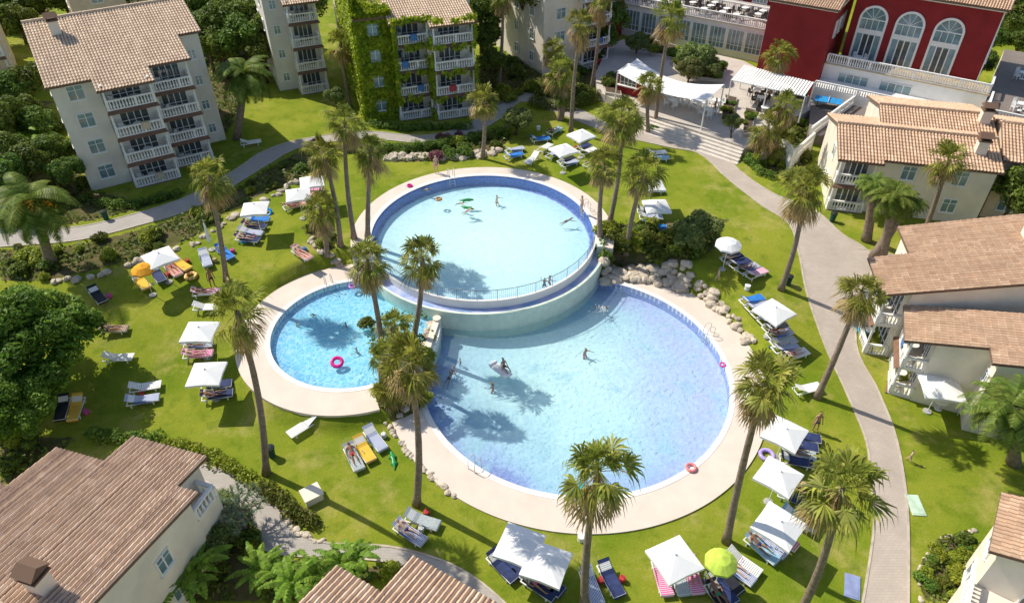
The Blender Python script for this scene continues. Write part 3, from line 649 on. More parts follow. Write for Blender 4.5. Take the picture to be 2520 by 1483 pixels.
def balcony(root,x0,x1,yf,yb,z,fh):
    b=MB();b.box(x0,x1,yf,yb,-.16,0);o=ob('balcony',b.mesh('slab',stucco),(0,0,z),parent=root)
    b=MB();b.add([(x0-.12,yf-.28,-.2),(x1+.12,yf-.28,-.2),(x1,yf-.003,.02),(x0,yf-.003,.02),(x0-.12,yf-.28,-.26),(x1+.12,yf-.28,-.26)],[(0,1,2,3),(4,5,1,0)])
    ob('tile_skirt',b.mesh('tile_skirt',brownm),parent=o)
    balustrade(o,(x0+.1,yf+.1),(x1-.1,yf+.1),0.0);balustrade(o,(x0+.1,yb-.05),(x0+.1,yf+.22),0.0);balustrade(o,(x1-.1,yb-.05),(x1-.1,yf+.22),0.0)
    for x in (x0+.12,x1-.12):
        b=MB();b.tube([(x,yf+.12,.0),(x,yf+.12,.92),(x,yf+.12,1.0),(x,yf+.12,fh-.4),(x,yf+.12,fh-.17)],[.12,.12,.09,.09,.13],8);ob('column',b.mesh('column',white),parent=o)
    A=Matrix.Translation(root.location)@Matrix.Rotation(root.rotation_euler.z,4,'Z')
    if yb-yf>1.3:
        q=A@Vector(((x0+x1)/2+RT.uniform(-.5,.5),(yf+yb)/2,z+.003));ob('table',tw,q,0,.8,label='small round white table on a balcony',category='table',group='balcony tables')
        q=A@Vector((x0+.7,(yf+yb)/2,z+.003));ob('chair',cw,q,RT.random()*6,label='white plastic chair standing on a balcony',category='chair',group='balcony chairs')
        if RT.random()<.45:
            xx=RT.uniform(x0+.6,x1-1.2);b=MB();b.add([(0,-.02,.92),(.7,-.02,.92),(.7,-.02,.3),(0,-.02,.3),(0,.22,.93),(.7,.22,.93),(.7,.2,.5),(0,.2,.5)],[(0,1,2,3),(0,1,5,4),(4,5,6,7)])
            q=A@Vector((xx,yf,z));c=RT.choice(['towel_hung_red','towel_hung_blue','towel_hung_cream'])
            ob('beach_towel',b.mesh('hung',M(c,{'towel_hung_red':(.5,.06,.08),'towel_hung_blue':(.08,.2,.45),'towel_hung_cream':(.6,.5,.35)}[c])),q,root.rotation_euler.z,label='beach towel hung over a white balustrade',category='towel')
    return o
def apartments(O,ang,zb,mods,nf,fh,depth,slope,wm,rm,label,name='apartment_building',back=5,sidewin=True,chim=((2.2,.8),)):
    root=ob(name,None,(O[0],O[1],zb),math.radians(ang),label=label,category='building')
    E=nf*fh;zr=lambda y:E+.12+slope*y
    tt=0
    for mi,(x0,x1,kind,yw,yf) in enumerate(mods):
        b=MB();b.box(x0,x1,yw,depth,-1,zr(yw)-.14,0,zr(depth)-.14)
        b.box(x0,x1,depth,depth+back,-1,zr(depth)-.14,0,zr(depth-back)-.14)
        ob('wall',b.mesh('wall',wm),parent=root)
        ef=(yf if kind=='b' else yw)-.45
        ov0=.3 if mi==0 else 0;ov1=.3 if mi==len(mods)-1 else 0
        if mi:
            pe=(mods[mi-1][4] if mods[mi-1][2]=='b' else mods[mi-1][3])-.45
            if pe>ef: ov0=.28
        if mi<len(mods)-1:
            pe=(mods[mi+1][4] if mods[mi+1][2]=='b' else mods[mi+1][3])-.45
            if pe>ef: ov1=.28
        tt+=.012
        ob('roof',roofmesh(x1-x0+ov0+ov1,depth-ef,(depth-ef)*slope,rm),(x0-ov0,ef,zr(ef)+tt),parent=root)
        ob('roof',roofmesh(x1-x0+ov0+ov1,back+.4,(back+.4)*slope,rm),(x1+ov1,depth+back+.4,zr(depth)-(back+.4)*slope+tt),math.pi,parent=root)
        for k in range(nf):
            z=k*fh
            if kind=='w':
                w=x1-x0
                if w>2.0: window(root,x0+w*.5,yw,z+.95,1.15,1.15)
                elif w>1.2: window(root,x0+w*.5,yw,z+1.1,.6,.8)
            elif kind=='w2':
                window(root,x0+(x1-x0)*.28,yw,z+.95,1.0,1.15);window(root,x0+(x1-x0)*.72,yw,z+.95,1.0,1.15)
            else:
                balcony(root,x0+.05,x1-.05,yf,yw,z+.05,fh)
                window(root,(x0+x1)/2,yw,z+.1,min(2.2,(x1-x0)*.6),2.05,0,darkg,'balcony_door')
    if sidewin:
        xl=mods[0][0];xr=mods[-1][1];yl=mods[0][3];yr=mods[-1][3]
        for k in range(nf):
            for yy in (yl+2.5,yl+6.0):
                if yy<depth: window(root,xl,yy,k*fh+1.0,.8,1.0,-math.pi/2)
            for yy in (yr+1.6,yr+4.4):
                if yy<depth: window(root,xr,yy,k*fh+1.0,.8,1.0,math.pi/2)
    for cx,cd_ in chim:
        z=zr(depth*cd_);b=MB();b.box(-.4,.4,-.35,.35,-.8,1.1);c=ob('chimney',b.mesh('chimney',wm),(cx,depth*cd_,z),parent=root)
        b=MB();b.box(-.5,.5,-.45,.45,1.1,1.2);b.box(-.38,-.28,-.33,.33,1.2,1.45);b.box(.28,.38,-.33,.33,1.2,1.45)
        b.add([(-.55,-.5,1.45),(.55,-.5,1.45),(.55,.5,1.45),(-.55,.5,1.45),(-.5,0,1.8),(.5,0,1.8)],[(0,1,5,4),(2,3,4,5),(1,2,5),(3,0,4),(0,3,2,1)])
        ob('cap',b.mesh('cap',rm),parent=c)
    return root
apt=apartments((-37.5,56.4),32,2,[(0,3.4,'w',0,0),(3.4,7.4,'b',.3,-1.7),(7.4,10.9,'b',2.0,.3),(10.9,12.9,'w',3.9,3.9)],4,2.42,9,.27,stucco2,roofA,'four storey pale apartment building with balconies and sandy tiled roof',chim=((2,.75),))
ivyb=apartments((-15.1,70.8),20,2,[(0,3.2,'w',0,0),(3.2,6.9,'b',.4,-1.3),(6.9,11.2,'b',-.6,-2.5),(11.2,12.2,'w',2,2)],4,2.6,10,.27,stucco2,roofA,'four storey apartment building covered in green ivy with balconies',chim=(),sidewin=False)
apartments((-26.2,78.5),24,2,[(0,2.0,'w',0,0),(2.0,5.2,'b',-.5,-2.2)],4,2.6,10,.27,stucco2,roofA,'pale four storey apartment building with stacked curved balconies',chim=())
apartments((3.6,83.2),30,2,[(0,4.5,'w',0,0),(4.5,8.5,'b',.3,-1.4),(8.5,11,'w',1,1)],4,2.6,11,.27,stucco,roofA,'plain beige apartment building behind palm trees',chim=())
apartments((-61.5,71.5),32,2,[(0,4,'w',0,0),(4,9,'b',.3,-1.4)],4,2.6,10,.2,peach,roofA,'peach apartment building with balconies and weathered roof',chim=())
apartments((-52,88),32,2,[(0,6,'w',0,0),(6,14,'w2',1,0)],4,2.7,9,.25,peach,roofA,'peach apartment building partly hidden behind other roofs',chim=())
apartments((27.0,53.6),-14,2,[(0,3,'b',.4,-.3),(3,11.8,'w2',.15,0)],2,2.5,3.6,.28,stucco,roofB,'two storey cream villa with broad terracotta roof and balconies',name='villa',chim=((10.5,.5),))
apartments((32.0,57.4),-14,2,[(0,8.6,'w2',0,0)],2,2.6,3.4,.26,stucco,roofB,'two storey cream villa with terracotta roof behind another villa',name='villa',chim=((8,.7),))
apartments((39.6,52.2),-20,2,[(0,3,'w',0,0),(3,8,'b',.6,-1.2)],2,2.7,4,.3,peach,roofB,'two storey peach villa with terracotta roof',name='villa',chim=())
apartments((25.3,40.4),-100,.4,[(-3.4,0,'w',2.2,2.4),(0,3.7,'b',1.2,-.3)],2,2.75,11,.25,stucco,roofB,'two storey cream villa with terracotta roof and stacked balconies',name='villa',chim=((-1,.8),))
apartments((26.0,36.3),-112,.2,[(0,3.2,'b',1.4,0),(3.2,4.6,'w',4.4,4.4)],2,2.35,10,.2,stucco,roofB,'lower stepped cream villa wing with balconies and terracotta roof',name='villa',chim=())
vc=apartments((23.3,20.9),-125,0,[(-.4,2.9,'w',.5,.5)],2,2.8,6,.3,stucco,roofB,'two storey cream villa corner with terrace and terracotta roof',name='villa',chim=(),sidewin=False)
b=MB();b.box(2.92,6.8,.0,6,-.5,3.0);ob('terrace_base',b.mesh('tb',stucco),parent=vc);balustrade(vc,(3.0,.1),(6.7,.1),3.004);balustrade(vc,(6.7,.2),(6.7,5.9),3.004)
window(vc,2.9,3.0,3.1,1.6,2.0,math.pi/2,darkg,'balcony_door');window(vc,4.8,0,.9,1.6,1.4,0,darkg,'balcony_door')
apartments((-20.0,25.3),163,0,[(-5.3,-4.08,'w',2.65,2.65),(-4.08,0,'w',.4,.4),(0,2.97,'w',2.4,2.4),(2.97,9.5,'w',5.3,5.3)],2,2.5,10,.17,stucco,roofC,'two storey cream building with weathered clay tile roof',name='villa',chim=((-3.13,.88),))
apartments((-4.4,18.4),150,0,[(-4.0,0,'w',.4,.4),(0,2.5,'w',2.7,2.7)],2,2.35,7.5,.18,stucco,roofC,'two storey building with weathered clay tile roof',name='villa',chim=(),back=2)
nb=ob('roof_terrace',None,(-20.0,25.3,0),math.radians(163),label='small white balustraded balcony beside the tiled roof',category='balcony')
b=MB();b.box(-5.2,-4.12,.9,2.6,-0.2,3.5);ob('base',b.mesh('base',stucco),parent=nb)
balustrade(nb,(-5.15,1.0),(-4.2,1.0),3.5);balustrade(nb,(-5.12,2.5),(-5.12,1.1),3.5)
def ivy():
    g=np.random.RandomState(5);P=[];N=[];S=[]
    def face(x0,x1,y0,y1,z0,z1,nrm,n,holes=(),th=-.38,sz=.17):
        for i in range(n):
            t=g.rand();x=x0+(x1-x0)*t;y=y0+(y1-y0)*t;z=g.uniform(z0,z1)
            if any(a<x<b_ and c<(z%2.6)<d_ for a,b_,c,d_ in holes) : continue
            if mnoise.noise(Vector((x*.5,y*.5,z*.5)))<th: continue
            P.append((x+nrm[0]*g.uniform(.05,.4),y+nrm[1]*g.uniform(.05,.4),z));N.append(nrm);S.append(sz)
    face(0,0,-.1,10,0,13,(-1,0),15000,th=-.95,sz=.21)
    face(-.2,3.3,0,0,0,10.6,(0,-1),8500,((1.0,2.2,.85,2.15),),th=-.95,sz=.19)
    face(3.15,3.5,-1.5,-1.3,0,10.4,(0,-1),1500,sz=.18)
    face(3.3,3.3,-1.3,.2,0,10.4,(-1,0),1200,sz=.18)
    face(6.6,7.1,-2.5,-1.5,0,10.4,(0,-1),1200,th=-.2);face(6.85,6.85,-2.5,-.6,0,10.4,(-1,0),900,th=-.2)
    face(11.1,11.3,-2.6,-2.3,0,10.4,(0,-1),700,th=-.1);face(11.3,12.3,1.9,1.9,0,10,(0,-1),1600);face(11.25,11.25,-2.5,2,0,10.4,(1,0),1300)
    for k in range(1,5):
        for a,c,y,nn_ in ((3.3,6.9,-1.4,420),(6.9,11.2,-2.6,260)):
            for i in range(nn_):
                x=g.uniform(a,c);q=mnoise.noise(Vector((x*.9,k*7,0)))
                if q<-.12: continue
                P.append((x,y-g.uniform(.2,.42),k*2.6-.1+g.normal()*.15-.7*max(0,q)));N.append((0,-1));S.append(.16)
    for i in range(5200):
        x=abs(g.normal())*.9-.4;y=g.uniform(-.6,9);P.append((x,y,10.78+.27*y+g.uniform(.02,.35)));N.append((-.2,-.1));S.append(.2)
    for i in range(2000):
        x=g.uniform(-.3,3.4);y=-.45+abs(g.normal())*.6;P.append((x,y,10.75+.27*y+g.uniform(.02,.3)));N.append((0,-.2));S.append(.19)
    P=np.array(P);N=np.array([(a,b_,.5) for a,b_ in N]);n=len(P)
    nr=N+g.normal(size=(n,3))*.5;nr/=np.linalg.norm(nr,axis=1)[:,None];t=np.cross(nr,g.normal(size=(n,3)));t/=np.linalg.norm(t,axis=1)[:,None];q=np.cross(nr,t);s=np.array(S)[:,None]*g.uniform(.6,1.3,n)[:,None]
    V=np.stack([P-t*s,P-q*s*.7,P+t*s,P+q*s*.7],1).reshape(-1,3)
    me=bpy.data.meshes.new('ivy');me.from_pydata(V.tolist(),[],np.arange(n*4).reshape(-1,4).tolist());me.materials.append(ivym);ob('ivy',me,parent=ivyb)
ivy()
# hotel
hot=ob('hotel_building',None,(33.5,76.8,2),math.radians(-33),label='deep red hotel building with white arched windows and terraces',category='building')
def wallp_(x0,x1,y0,y1,z0,z1,m,name='wall',z2=None):
    b=MB();b.box(x0,x1,y0,y1,z0,z1,0,z2);return ob(name,b.mesh(name,m),parent=hot)
wallp_(-6.8,0,0,9,-.5,9.2,redm);wallp_(-7.0,.2,-.2,9.2,9.2,9.45,white,'cornice')
ob('roof',roofmesh(7.6,5,1.3,roofB),(-7.2,-.4,9.46),parent=hot);ob('roof',roofmesh(7.6,5,1.3,roofB),(.4,9.6,9.46),math.pi,parent=hot)
wallp_(.01,16,1.2,4.0,-.5,3.5,white);wallp_(.02,16.1,1.05,4.0,3.5,3.62,M('terrace_floor',(.5,.4,.26)),'terrace_floor')
wallp_(1,14.5,4.01,13,-.5,10.6,redm);wallp_(.8,14.7,3.8,13.2,10.6,10.9,white,'cornice')
wallp_(14.51,14.62,3.9,13,3.35,10.59,white,'wall')
ob('roof',roofmesh(14.5,5,1.4,roofB),(.5,3.5,10.91),parent=hot);ob('roof',roofmesh(14.5,5,1.4,roofB),(15,13.5,10.91),math.pi,parent=hot)
balustrade(hot,(.2,1.25),(15.9,1.25),3.62,1.0);balustrade(hot,(15.95,1.4),(15.95,3.9),3.62,1.0)
def arch(x,y,z,w,h):
    r=w/2;n=14;pts=[(-r,0),(r,0)]+[(r*math.cos(math.pi*i/n),h-r+r*math.sin(math.pi*i/n)) for i in range(n+1)]
    b=MB();b.add([(p[0],-.04,p[1]) for p in pts],[tuple(range(len(pts)))]);o=ob('arched_window',b.mesh('glass',glass),(x,y,z),parent=hot)
    b=MB();arc=[(-r,0)]+[(-r*math.cos(math.pi*i/n),h-r+r*math.sin(math.pi*i/n)) for i in range(n+1)]+[(r,0)]
    for i in range(len(arc)-1):
        (a0,c0),(a1,c1)=arc[i],arc[i+1];cx=lambda a,c,k:(a*(1+k/r),(c if c<h-r else (h-r)+(c-(h-r))*(1+k/r)))
        p=cx(a0,c0,.22);q=cx(a1,c1,.22)
        b.add([(a0,-.14,c0),(a1,-.14,c1),(q[0],-.14,q[1]),(p[0],-.14,p[1]),(a0,.0,c0),(a1,0,c1),(q[0],0,q[1]),(p[0],0,p[1])],[(0,1,2,3),(0,4,5,1),(3,2,6,7)])
    b.box(-r,r,-.12,-.045,h*.5,h*.5+.5);b.box(-r,r,-.1,-.045,h-r-.05,h-r+.05)
    for xx in (-r*.5,0,r*.5): b.box(xx-.06,xx+.06,-.1,-.045,0,h*.5)
    for xx in (-r*.5,0,r*.5): b.box(xx-.03,xx+.03,-.09,-.045,h*.5+.5,h-r)
    for i in range(1,5):
        a=math.pi*i/5;b.tube([(0,-.07,h-r),(r*math.cos(a),-.07,h-r+r*math.sin(a))],[.03,.03],4)
    ob('frame',b.mesh('frame',white),parent=o)
    b=MB();b.box(-r*.5+.06,r*.5-.06,-.05,-.042,.1,h*.48);ob('door_glass',b.mesh('dg',darkg),parent=o)
for x in (3.2,6.8,10.5): arch(x,4.0,3.64,2.4,5.5)
for x in (3.3,7.6): window(hot,x,1.2,.9,3.0,1.9,0,glass,'large_window')
for k in range(3): window(hot,14.62,6+k*2.5,5.2,1.2,1.6,math.pi/2)
for k in range(3): window(hot,0,2+k*1.8,6.2,.8,1.6,math.pi/2)
wallp_(-27,-6.81,6.8,16,-.5,3.9,white);wallp_(-27.2,-6.82,6.6,16,3.9,4.05,terrm,'terrace_floor')
for i in range(8): window(hot,-25.6+i*2.3,6.8,.9,1.9,2.4,0,glass,'glass_door')
balustrade(hot,(-27.0,6.8),(-7.0,6.8),4.05,1.0);balustrade(hot,(-27.0,11.5),(-7.0,11.5),4.05,1.0)
wallp_(-27,-6.83,16.01,24,-.5,8.5,redm);wallp_(-33,-27.01,5,20,-.5,6.5,redm)
for i in range(6): window(hot,-25+i*3.2,16.0,4.2,1.8,2.4,0,glass,'glass_door')
ob('roof',roofmesh(21,5,1.3,roofB),(-27.5,15.6,8.55),parent=hot)
wallp_(16.11,40,-4,18,-.5,3.0,stucco2);wallp_(16.12,40,-4,18,3.0,3.1,darkt,'terrace_floor')
balustrade(hot,(16.3,-3.8),(39.8,-3.8),3.1,1.0);balustrade(hot,(16.3,.9),(16.3,-3.7),3.1,1.0);balustrade(hot,(22,10),(39,10),3.1,1.0)
wallp_(20,36,19.01,27,-.5,9,white)
wallp_(.03,14,-2.2,1.19,-.5,1.9,white);balustrade(hot,(.2,-2.1),(13.8,-2.1),1.9,.8)
def prism(name,px,z0,z1,mat,**k):
    P=[Wz(u,v,z1) for u,v in px];n=len(P);b=MB()
    b.add([(p.x,p.y,z0) for p in P]+[(p.x,p.y,z1) for p in P],[tuple(range(n,2*n))]+[(i,(i+1)%n,n+(i+1)%n,n+i) for i in range(n)])
    return ob(name,b.mesh(name,mat),**k)
prism('terrace',[(1470,225),(1600,285),(1835,362),(1900,315),(2010,262),(1990,235),(1830,150),(1560,88),(1500,110),(1465,180)],1.5,2.9,terrm,kind='structure')
A=Wz(1600,286,2.9);B=Wz(1833,362,2.9);t=(B-A).normalized()
b=MB();L=(B-A).length
for i in range(5):
    b.box(-.2*i,L+.1*i,-(.42*(i+1)),-.42*i+.001,-1.6,-.003-.17*(i+1)+.0)
ob('steps',b.mesh('steps',M('step_stone',(.66,.60,.53),var=.1)),A,math.atan2(t.y,t.x),kind='structure')
prism('courtyard',[(1995,262),(2120,240),(2190,275),(2090,345),(1990,330)],1.5,2.95,darkt,kind='structure')
def planter(px,z,n,r0,r1,kinds=(0,0,1),lab='raised masonry planter filled with shrubs on the terrace'):
    o=prism('planter',px,2.5,z,M('planter_stone',(.50,.45,.40)),label=lab,category='planter')
    P=[Wz(u,v,z) for u,v in px];c=sum(P,Vector())/len(P);n_=len(P);b=MB()
    b.add([(c+(p-c)*.9+Vector((0,0,.01))) for p in P],[tuple(range(n_))]);ob('soil',b.mesh('soil',M('soil',(.10,.07,.045))),parent=o)
    us=[p[0] for p in px];vs=[p[1] for p in px];k=0
    for t in range(n*30):
        if k>=n: break
        u=R.uniform(min(us),max(us));v=R.uniform(min(vs),max(vs))
        if pip(np.array([u]),np.array([v]),px)[0]: shrub(Wz(u,v,z),R.uniform(r0,r1),R.choice(kinds));k+=1
planter([(1585,92),(1640,104),(1700,122),(1690,150),(1600,128)],3.2,9,.6,1.0)
planter([(1650,150),(1790,168),(1780,196),(1690,186)],3.3,10,.6,1.0)
planter([(1480,190),(1520,175),(1530,235),(1490,228)],3.2,6,.5,.9)
planter([(1785,230),(1815,238),(1800,300),(1775,290)],3.2,5,.4,.6)
planter([(1835,262),(1860,268),(1850,330),(1828,330)],3.2,5,.4,.7)
planter([(1930,215),(1990,232),(1985,250),(1925,232)],3.2,4,.4,.6)
gw=ob('garden_wall',None,(0,0,0),label='white rendered terrace wall topped with a balustrade',category='wall')
for (u0,v0,u1,v1,z0,z1) in ((1995,330,2110,245,2,3.2),(1905,330,1950,390,2,3.4),(2110,245,2200,300,2,3.2),(1950,390,2000,345,2,3.0)):
    p=Wz(u0,v0,z1);q=Wz(u1,v1,z1);L=(q-p).length;b=MB();b.box(0,L,-.12,.12,-1.5,0);ob('wall',b.mesh('wall',white),p,math.atan2(q.y-p.y,q.x-p.x),parent=gw)
    balustrade(gw,p.xy,q.xy,z1+.004,.8)
A=Wz(1925,350,3.0);b=MB()
for i in range(9): b.box(-1.1,1.1,-.35*(i+1),-.35*i,-1.2,-.13*i)
ob('staircase',b.mesh('st',M('step_stone2',(.5,.5,.5))),A,math.radians(-38),label='stone staircase between white walls and shrubs',category='staircase')
bk=ob('bar_kiosk',None,Wz(1555,225,2.9),math.radians(-33),label='red and white bar kiosk under the sail canopy',category='kiosk')
b=MB();b.box(-1.2,1.2,-1.2,1.2,0,2.3);ob('wall',b.mesh('w',redm),parent=bk);b=MB();b.box(-1.35,1.35,-1.35,1.35,2.3,2.42);b.box(-1.3,1.3,-1.5,-1.21,.95,1.05);ob('roof',b.mesh('r',white),parent=bk);window(bk,0,-1.2,1.1,1.8,1.0,0,darkg,'serving_hatch')
def canopy(px,z,label,slat=False,sag=.5):
    C=[Wz(u,v,z) for u,v in px];b=MB();n=16
    root=ob('shade_canopy' if not slat else 'pergola',None,(0,0,0),label=label,category='canopy')
    for i in range(n+1):
        for j in range(n+1):
            s,t=i/n,j/n
            t2=t-.19*math.sin(math.pi*s)*(t-.5)
            p=(C[0]*(1-s)+C[1]*s)*(1-t2)+(C[3]*(1-s)+C[2]*s)*t2
            zz=p.z-sag*math.sin(math.pi*s)+.35*math.cos(math.pi*2*(t-.5))*math.sin(math.pi*s)
            b.v.append((p.x,p.y,zz))
    if slat:
        b=MB();N=26
        for i in range(N):
            s=i/N;s2=s+.7/N
            q=[C[0].lerp(C[1],s),C[0].lerp(C[1],s2),C[3].lerp(C[2],s2),C[3].lerp(C[2],s)]
            b.add([(p.x,p.y,p.z) for p in q]+[(p.x,p.y,p.z-.1) for p in q],[(0,1,2,3),(0,1,5,4),(1,2,6,5),(2,3,7,6),(3,0,4,7)])
    else:
        for i in range(n):
            for j in range(n): k=i*(n+1)+j;b.f.append((k,k+1,k+n+2,k+n+1));b.m.append(0)
    ob('roof' if slat else 'fabric',b.mesh('fabric',canvas,not slat),parent=root)
    for c in C+([C[0].lerp(C[1],.5),C[3].lerp(C[2],.5)] if slat else []):
        b=MB();b.tube([(c.x,c.y,2.8),(c.x,c.y,c.z-.02)],[.08,.06],8);ob('post',b.mesh('post',white),parent=root)
canopy([(1520,180),(1738,247),(1782,208),(1568,145)],6.0,'white fabric sail canopy on white posts over the terrace')
canopy([(1800,197),(1982,237),(2005,203),(1832,160)],5.6,'white slatted pergola roof beside the red hotel wall',True)
hm=Matrix.Translation((33.5,76.8,2))@Matrix.Rotation(math.radians(-33),4,'Z')
for i in range(9):
    for j in range(3):
        if (i+j)%4!=3: setof(tuple(hm@Vector((-25+i*2.1+R.uniform(-.2,.2),8.0+j*1.5,4.06))),True)
for x,y in ((19,0),(23,1),(20,5),(25,6),(28,2),(22,-2),(18.5,9),(3,2.6)): setof(tuple(hm@Vector((x,y,3.11 if x>10 else 3.63))),False)
for u,v in ((1650,240),(1680,255),(1655,262),(1700,240),(1715,265),(1870,255),(1900,235),(1625,215),(1740,285),(1760,262),(1880,280),(1860,235)): setof(tuple(Wz(u,v,2.91)),u>1800)
setof(tuple(W(2308,1005)),n=1);ob('chair',cw,W(2365,1020),1.0,label='white plastic garden chair on the lawn',category='chair',group='terrace chairs')
setof(tuple(W(2455,1050)),n=2)
setof(tuple(Matrix.Translation(vc.location)@Matrix.Rotation(math.radians(-125),4,'Z')@Vector((5.0,3,3.004))),n=3)
b=MB();b.box(-1.37,1.37,-.76,.76,.72,.76);pt=ob('table_tennis_table',b.mesh('top',M('blue_top',(.03,.30,.65),rough=.4)),Wz(2035,263,2.96),math.radians(-25),label='blue table tennis table on dark courtyard',category='table')
b=MB();b.box(-.02,.02,-.85,.85,.762,.91);ob('net',b.mesh('net',white),parent=pt)
for x in (-1,1):
    b=MB();b.box(x-.04,x+.04,-.6,.6,0,.72);ob('leg',b.mesh('leg',steel),parent=pt)
# loungers
b=MB()
for y in (-.33,.33): b.box(0,1.95,y-.03,y+.03,.28,.34)
for x in (.25,1.6):
    for y in (-.31,.31): b.box(x-.04,x+.04,y-.025,y+.025,0,.28)
b.box(1.9,1.95,-.3,.3,.28,.34);b.box(0,.05,-.3,.3,.28,.34);LF=b.mesh('frame',plast)
b=MB()
for i in range(11): x=.75+i*.108;b.box(x,x+.085,-.3,.3,.33,.355)
LS=b.mesh('seat',plast)
b=MB();ca,sa=math.cos(.5),math.sin(.5)
for i in range(8):
    x0=.02+i*.1;x1=x0+.085
    b.add([(.74-x0*ca,-.3,.35+x0*sa),(.74-x1*ca,-.3,.35+x1*sa),(.74-x1*ca,.3,.35+x1*sa),(.74-x0*ca,.3,.35+x0*sa),(.74-x0*ca+.01,-.3,.37+x0*sa),(.74-x1*ca+.01,-.3,.37+x1*sa),(.74-x1*ca+.01,.3,.37+x1*sa),(.74-x0*ca+.01,.3,.37+x0*sa)],[(0,1,2,3),(4,5,6,7),(0,1,5,4),(2,3,7,6),(1,2,6,5),(0,3,7,4)])
LB=b.mesh('backrest',plast)
b=MB();pts=[(-.0,.79),(.35,.57),(.74,.392),(1.2,.37),(1.7,.37),(1.93,.35),(1.99,.2)]
for i in range(len(pts)-1):
    (x0,z0),(x1,z1)=pts[i],pts[i+1];b.add([(x0,-.34,z0),(x1,-.34,z1),(x1,.34,z1),(x0,.34,z0)],[(0,1,2,3)])
b.add([(.4,-.34,.56),(1.6,-.34,.372),(1.55,-.37,.2),(.5,-.36,.3)],[(0,1,2,3)])
TW=b
TM={'navy':M('towel_navy',(.03,.045,.13),var=.3,scale=4),'blue':M('towel_blue',(.03,.2,.6),var=.25,scale=4),'pink':towelM('towel_pink',(.7,.1,.35),(.75,.5,.55)),'red':towelM('towel_red',(.55,.06,.06),(.7,.6,.5),9),
 'yellow':towelM('towel_yellow',(.85,.6,.06),(.75,.38,.06),7),'stripe':towelM('towel_stripe',(.75,.75,.75),(.08,.15,.4),12,1),'pattern':towelM('towel_pattern',(.7,.6,.5),(.1,.3,.4),14,2),'brown':towelM('towel_brown',(.25,.13,.07),(.5,.4,.3),8),
 'lblue':M('towel_pale_blue',(.3,.5,.65),var=.2,scale=4),'black':M('towel_black',(.02,.022,.03),var=.3),'pstripe':towelM('towel_pink_stripe',(.85,.8,.8),(.6,.05,.25),16,1)}
TMe={k:TW.mesh('towel_'+k,m) for k,m in TM.items()}
TN={'navy':'navy blue','blue':'bright blue','pink':'pink striped','red':'red and cream','yellow':'yellow and orange','stripe':'white and blue striped','pattern':'patterned beige and blue','brown':'brown and beige','lblue':'pale blue','black':'black','pstripe':'pink and white striped'}
LG=[]
def clutter(loc,a):
    r=RT.random();s=Vector((-math.sin(a),math.cos(a),0))*.62;p=Vector(loc)+s+Vector((math.cos(a),math.sin(a),0))*RT.uniform(.2,1.5)
    if r<.5:
        c=RT.choice([('straw_bag',(.5,.38,.2)),('pink_bag',(.6,.1,.3)),('blue_bag',(.05,.2,.5)),('white_bag',(.7,.7,.68)),('red_bag',(.5,.05,.05))])
        b=MB();b.tube([(0,0,0),(0,0,.12),(0,0,.32)],[.15,.2,.17],8,cap=True);b.tube([(-.13,0,.3),(-.1,0,.48),(.1,0,.48),(.13,0,.3)],[.015]*4,5)
        ob('beach_bag',b.mesh('bag',M(c[0],c[1])),p,RT.random()*6,label=c[0].replace('_',' ')+' with handles on the grass',category='bag',group='beach bags')
    else:
        b=MB()
        for k in (-.07,.07): b.box(k-.045,k+.045,-.13,.13,.0,.03);b.tube([(k-.04,.03,.03),(k,.06,.07),(k+.04,.03,.03)],[.012]*3,4)
        ob('flip_flops',b.mesh('ff',M('flipflop_%d'%RT.randint(0,3),(RT.random()*.6,RT.random()*.4,RT.random()*.5))),p,RT.random()*6,label='pair of coloured flip flops lying on grass',category='footwear',group='flip flops')
def lounger(u1,v1,u2,v2,tow=None):
    p=W(u1,v1,.3);q=W(u2,v2,.3);a=math.atan2(q.y-p.y,q.x-p.x);c=(p+q)/2;L=.975
    loc=Vector((c.x-L*math.cos(a),c.y-L*math.sin(a),float(H(c.x,c.y))+.01))
    r=ob('sun_lounger',None,loc,a,label='white slatted plastic sun lounger on the lawn',category='sun lounger',group='sun loungers on the lawn')
    ob('frame',LF,parent=r);ob('seat',LS,parent=r);ob('backrest',LB,parent=r)
    if tow: ob('beach_towel',TMe[tow],loc+Vector((0,0,.004)),a,label=TN[tow]+' beach towel spread over a sun lounger',category='towel',group='beach towels');clutter(loc,a)
    LG.append((loc,a))
